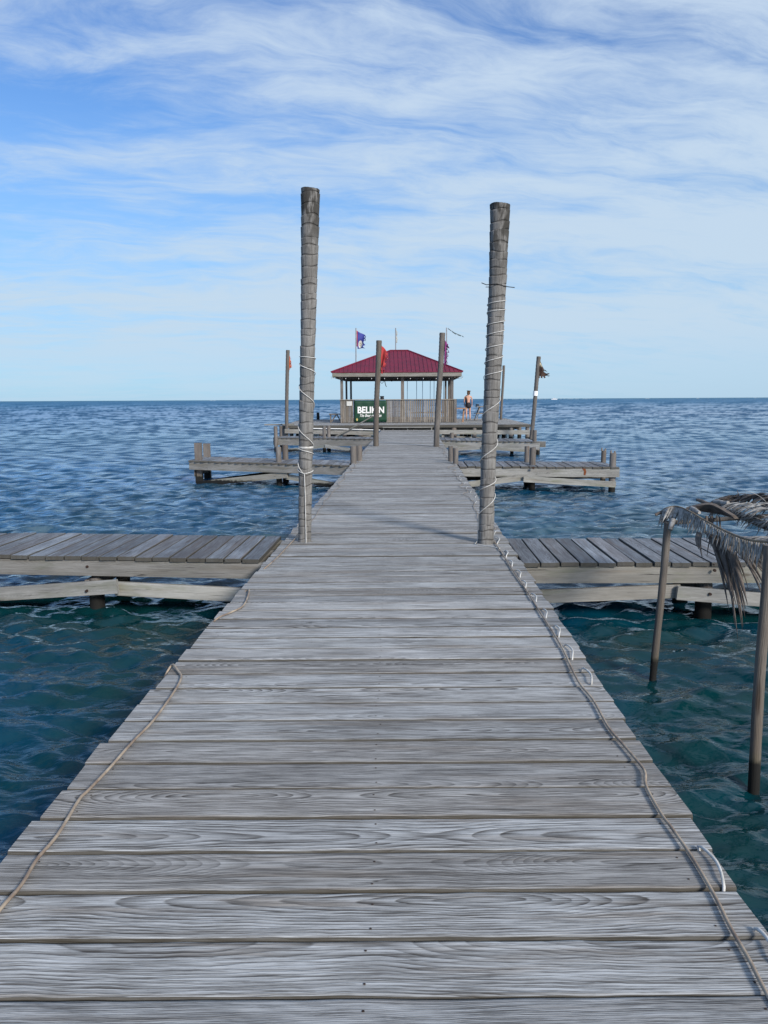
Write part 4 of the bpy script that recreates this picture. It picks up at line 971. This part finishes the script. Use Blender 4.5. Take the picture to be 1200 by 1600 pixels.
# long dark leaflets hanging down
m = MB()
for (px, py, Yv, ex, ey) in ((1104, 833, 5.0, 1133, 900), (1108, 834, 5.0, 1141, 930), (1112, 835, 4.95, 1139, 955), (1118, 838, 4.9, 1151, 950), (1122, 840, 4.9, 1150, 975), (1127, 842, 4.85, 1153, 1000), (1130, 843, 4.85, 1160, 985), (1134, 845, 4.8, 1164, 965), (1137, 846, 4.8, 1168, 945), (1130, 842, 4.9, 1166, 955), (1124, 840, 4.92, 1147, 940), (1142, 850, 4.7, 1185, 905), (1148, 852, 4.7, 1192, 930), (1154, 853, 4.65, 1194, 940), (1160, 855, 4.6, 1196, 895), (1170, 858, 4.5, 1205, 900), (1178, 858, 4.4, 1215, 905), (1095, 832, 5.1, 1099, 876), (1140, 850, 4.72, 1190, 915), (1150, 853, 4.68, 1189, 922)):
  for rep in range(2):
    a, b = QP(px, py, Yv), QP(ex + rnf.gauss(0, 6) * rep, ey - rnf.uniform(0, 40) * rep, Yv - .25 + .1 * rep); dv = b - a; n = 10; rows = []; sx = rnf.uniform(.6, 1.15); wd = .034 * rnf.uniform(.7, 1.25)
    for i in range(n + 1):
        k_ = i / n; hx = k_ ** .75 if False else 1 - (1 - k_) ** 1.5
        p = Vector((a.x + dv.x * hx, a.y + dv.y * k_, a.z + dv.z * k_ ** 1.15)); wv = wd * (1 - k_ ** 2.2) + .0012
        rows.append((p + Vector((wv * .5 * sx, wv * .25, wv * .1)), p.copy() + Vector((0, -.004, 0)), p - Vector((wv * .5 * sx, -wv * .25, -wv * .1))))
    vs = [q for r_ in rows for q in r_]; fs = []
    for i in range(n): a_ = i * 3; fs += [[a_, a_ + 1, a_ + 4, a_ + 3], [a_ + 1, a_ + 2, a_ + 5, a_ + 4]]
    m.add(vs, fs, smooth=True)
fr2 = frond([QP(1290, 862, 3.9), QP(1210, 858, 4.25), QP(1160, 850, 4.6), QP(1125, 839, 4.9), QP(1100, 830, 5.1)], 6, .2, .014, (FROND2, RACH), 2.5, ((-.2, -.3, -1),), rach=.012)
o = m.build('hanging_leaflets', FROND2, fr2); q_ = o.modifiers.new('s', 'SOLIDIFY'); q_.thickness = .0015
# upper right frond: leaflets arch up from a dark rib then fall
frond([QP(1310, 850, 4.6), QP(1240, 838, 5.0), QP(1200, 827, 5.3), QP(1170, 815, 5.55), QP(1150, 808, 5.7), QP(1133, 800, 5.85)],
      60, .26, .020, (FROND, FROND2), 2.6, ((-.25, .25, 1.1), (.5, .5, .9)), s0=.05, rach=.012, curl=-.2, lfun=lambda s: 1.2 - .75 * s)
frond([QP(1330, 800, 4.9), QP(1250, 783, 5.3), QP(1200, 778, 5.6), QP(1165, 779, 5.9), QP(1140, 783, 6.0)], 46, .22, .019, (FROND2, FROND2), 1.9, ((-.4, .2, .45), (.3, .5, .3), (-.3, -.4, .1)), s0=.05, rach=.011)
frond([QP(1300, 815, 4.8), QP(1220, 800, 5.3), QP(1180, 790, 5.6), QP(1130, 787, 5.9)], 36, .28, .019, (FROND, RACH), 1.5, ((-.8, -.2, .25), (-.3, -.6, .1)), s0=.0, rach=.01, lfun=lambda s: 1.1 - .6 * s)
frond([QP(1330, 848, 3.9), QP(1250, 842, 4.4), QP(1200, 839, 4.7), QP(1160, 840, 5.0)], 26, .24, .013, (FROND, RACH), .9, ((-1, -.1, .12), (-.8, .5, .1)), s0=.0, rach=.01, lfun=lambda s: 1.1 - .6 * s)
# broad grey sheath pieces and cut stems on top
m = MB()
for i in range(9):
    a = QP(1072 + i * 3, 794 + i * .4, 5.6); b = QP(1146 + i * .6, 805 + i * .6, 5.3); mid = QP(1110 + i * 2, 787 + i * 1.9, 5.5)
    pts = smooth_path([a, mid, b], 6); 
    for q0, q1 in zip(pts, pts[1:]): m.board(q0, q1 + (q1 - q0) * .02, .030, .003, bev=.001, up=(0, -.5, 1))
m.build('leaf_sheath', FROND2, sh_)
for a, b, r0, r1, mt in ((QP(1080, 794, 5.55), QP(1093, 801, 5.4), .028, .020, FROND), (QP(1115, 784, 5.9), QP(1138, 786, 5.75), .024, .028, FROND), (QP(1089, 781, 5.95), QP(1110, 787, 5.8), .020, .016, FROND2), (QP(1110, 787, 5.8), QP(1132, 796, 5.6), .016, .02, FROND2),
                        (QP(1152, 766, 5.9), QP(1157, 783, 5.9), .003, .006, FROND2), (QP(1160, 779, 5.7), QP(1172, 775, 5.65), .004, .005, FROND2), (QP(1104, 806, 5.45), QP(1104, 819, 5.45), .014, .011, FROND2), (QP(1112, 806, 5.45), QP(1112, 821, 5.45), .02, .017, FROND2), (QP(1120, 806, 5.4), QP(1121, 826, 5.4), .007, .004, FROND2), (QP(1124, 807, 5.4), QP(1126, 828, 5.4), .009, .006, FROND2)):
    MB().tube([a, a.lerp(b, .35), a.lerp(b, .7) + Vector((0, 0, -.004)), b], [r0 * .55, (r0 + r1) * .42, (r0 + r1) * .36, r1 * .6], 8).build('cut_stem', mt, sh_)
for a, b in ((p1t + Vector((0, .03, -.01)), Vector((4.2, 5.6, .72))), (p2t - Vector((0, 0, .02)), Vector((4.2, 3.7, .80))), (Vector((4.1, 5.7, .70)), Vector((4.1, 3.5, .78)))):
    MB().tube([a, b], .016, 8).build('rafter_pole', THIN, sh_)

# ------------------------------------------------------------------ boat and surf far out
bt_ = thing('motorboat', (PY(866, 624, 1500).x, 1500, WZ), 'tiny white motorboat far out on the horizon to the right', 'boat')
bx0 = bt_.location.x; m = MB(); L_ = 12
prof = [(-6, 1.2), (-6, 0), (5, 0), (7, 1.6), (4, 1.5)]
m.add([(bx0 + x, 1500 + s, WZ + z) for s in (-1.6, 1.6) for x, z in prof], [[4, 3, 2, 1, 0], [5, 6, 7, 8, 9], [0, 1, 6, 5], [1, 2, 7, 6], [2, 3, 8, 7], [3, 4, 9, 8], [4, 0, 5, 9]]); m.build('hull', HULL, bt_)
MB().board((bx0 - 2.5, 1500, WZ + 3.0), (bx0 + 2.2, 1500, WZ + 3.0), 2.4, 1.6, bev=.2).build('cabin', HULL, bt_)
MB().board((bx0 - 1.8, 1498.76, WZ + 2.7), (bx0 + 1.9, 1498.76, WZ + 2.7), .06, .6).build('window', GLASSD, bt_)
m = MB(); rs = random.Random(5)
for px in list(range(765, 930, 3)) + [1010, 1013, 1090, 1180, 330, 335, 1198]:
    if rs.random() < .35: continue
    yv = 3000 + rs.uniform(-200, 200); p = PY(px, 625, yv); L_ = rs.uniform(2, 7); h_ = rs.uniform(.3, .9)
    m.tube([(p.x - L_, yv, WZ), (p.x, yv, WZ + .2), (p.x + L_, yv, WZ)], [.3, h_, .3], 6)
tag(m.build('surf', FOAM), 'thin broken white line of surf along the horizon', 'surf', kind='stuff')
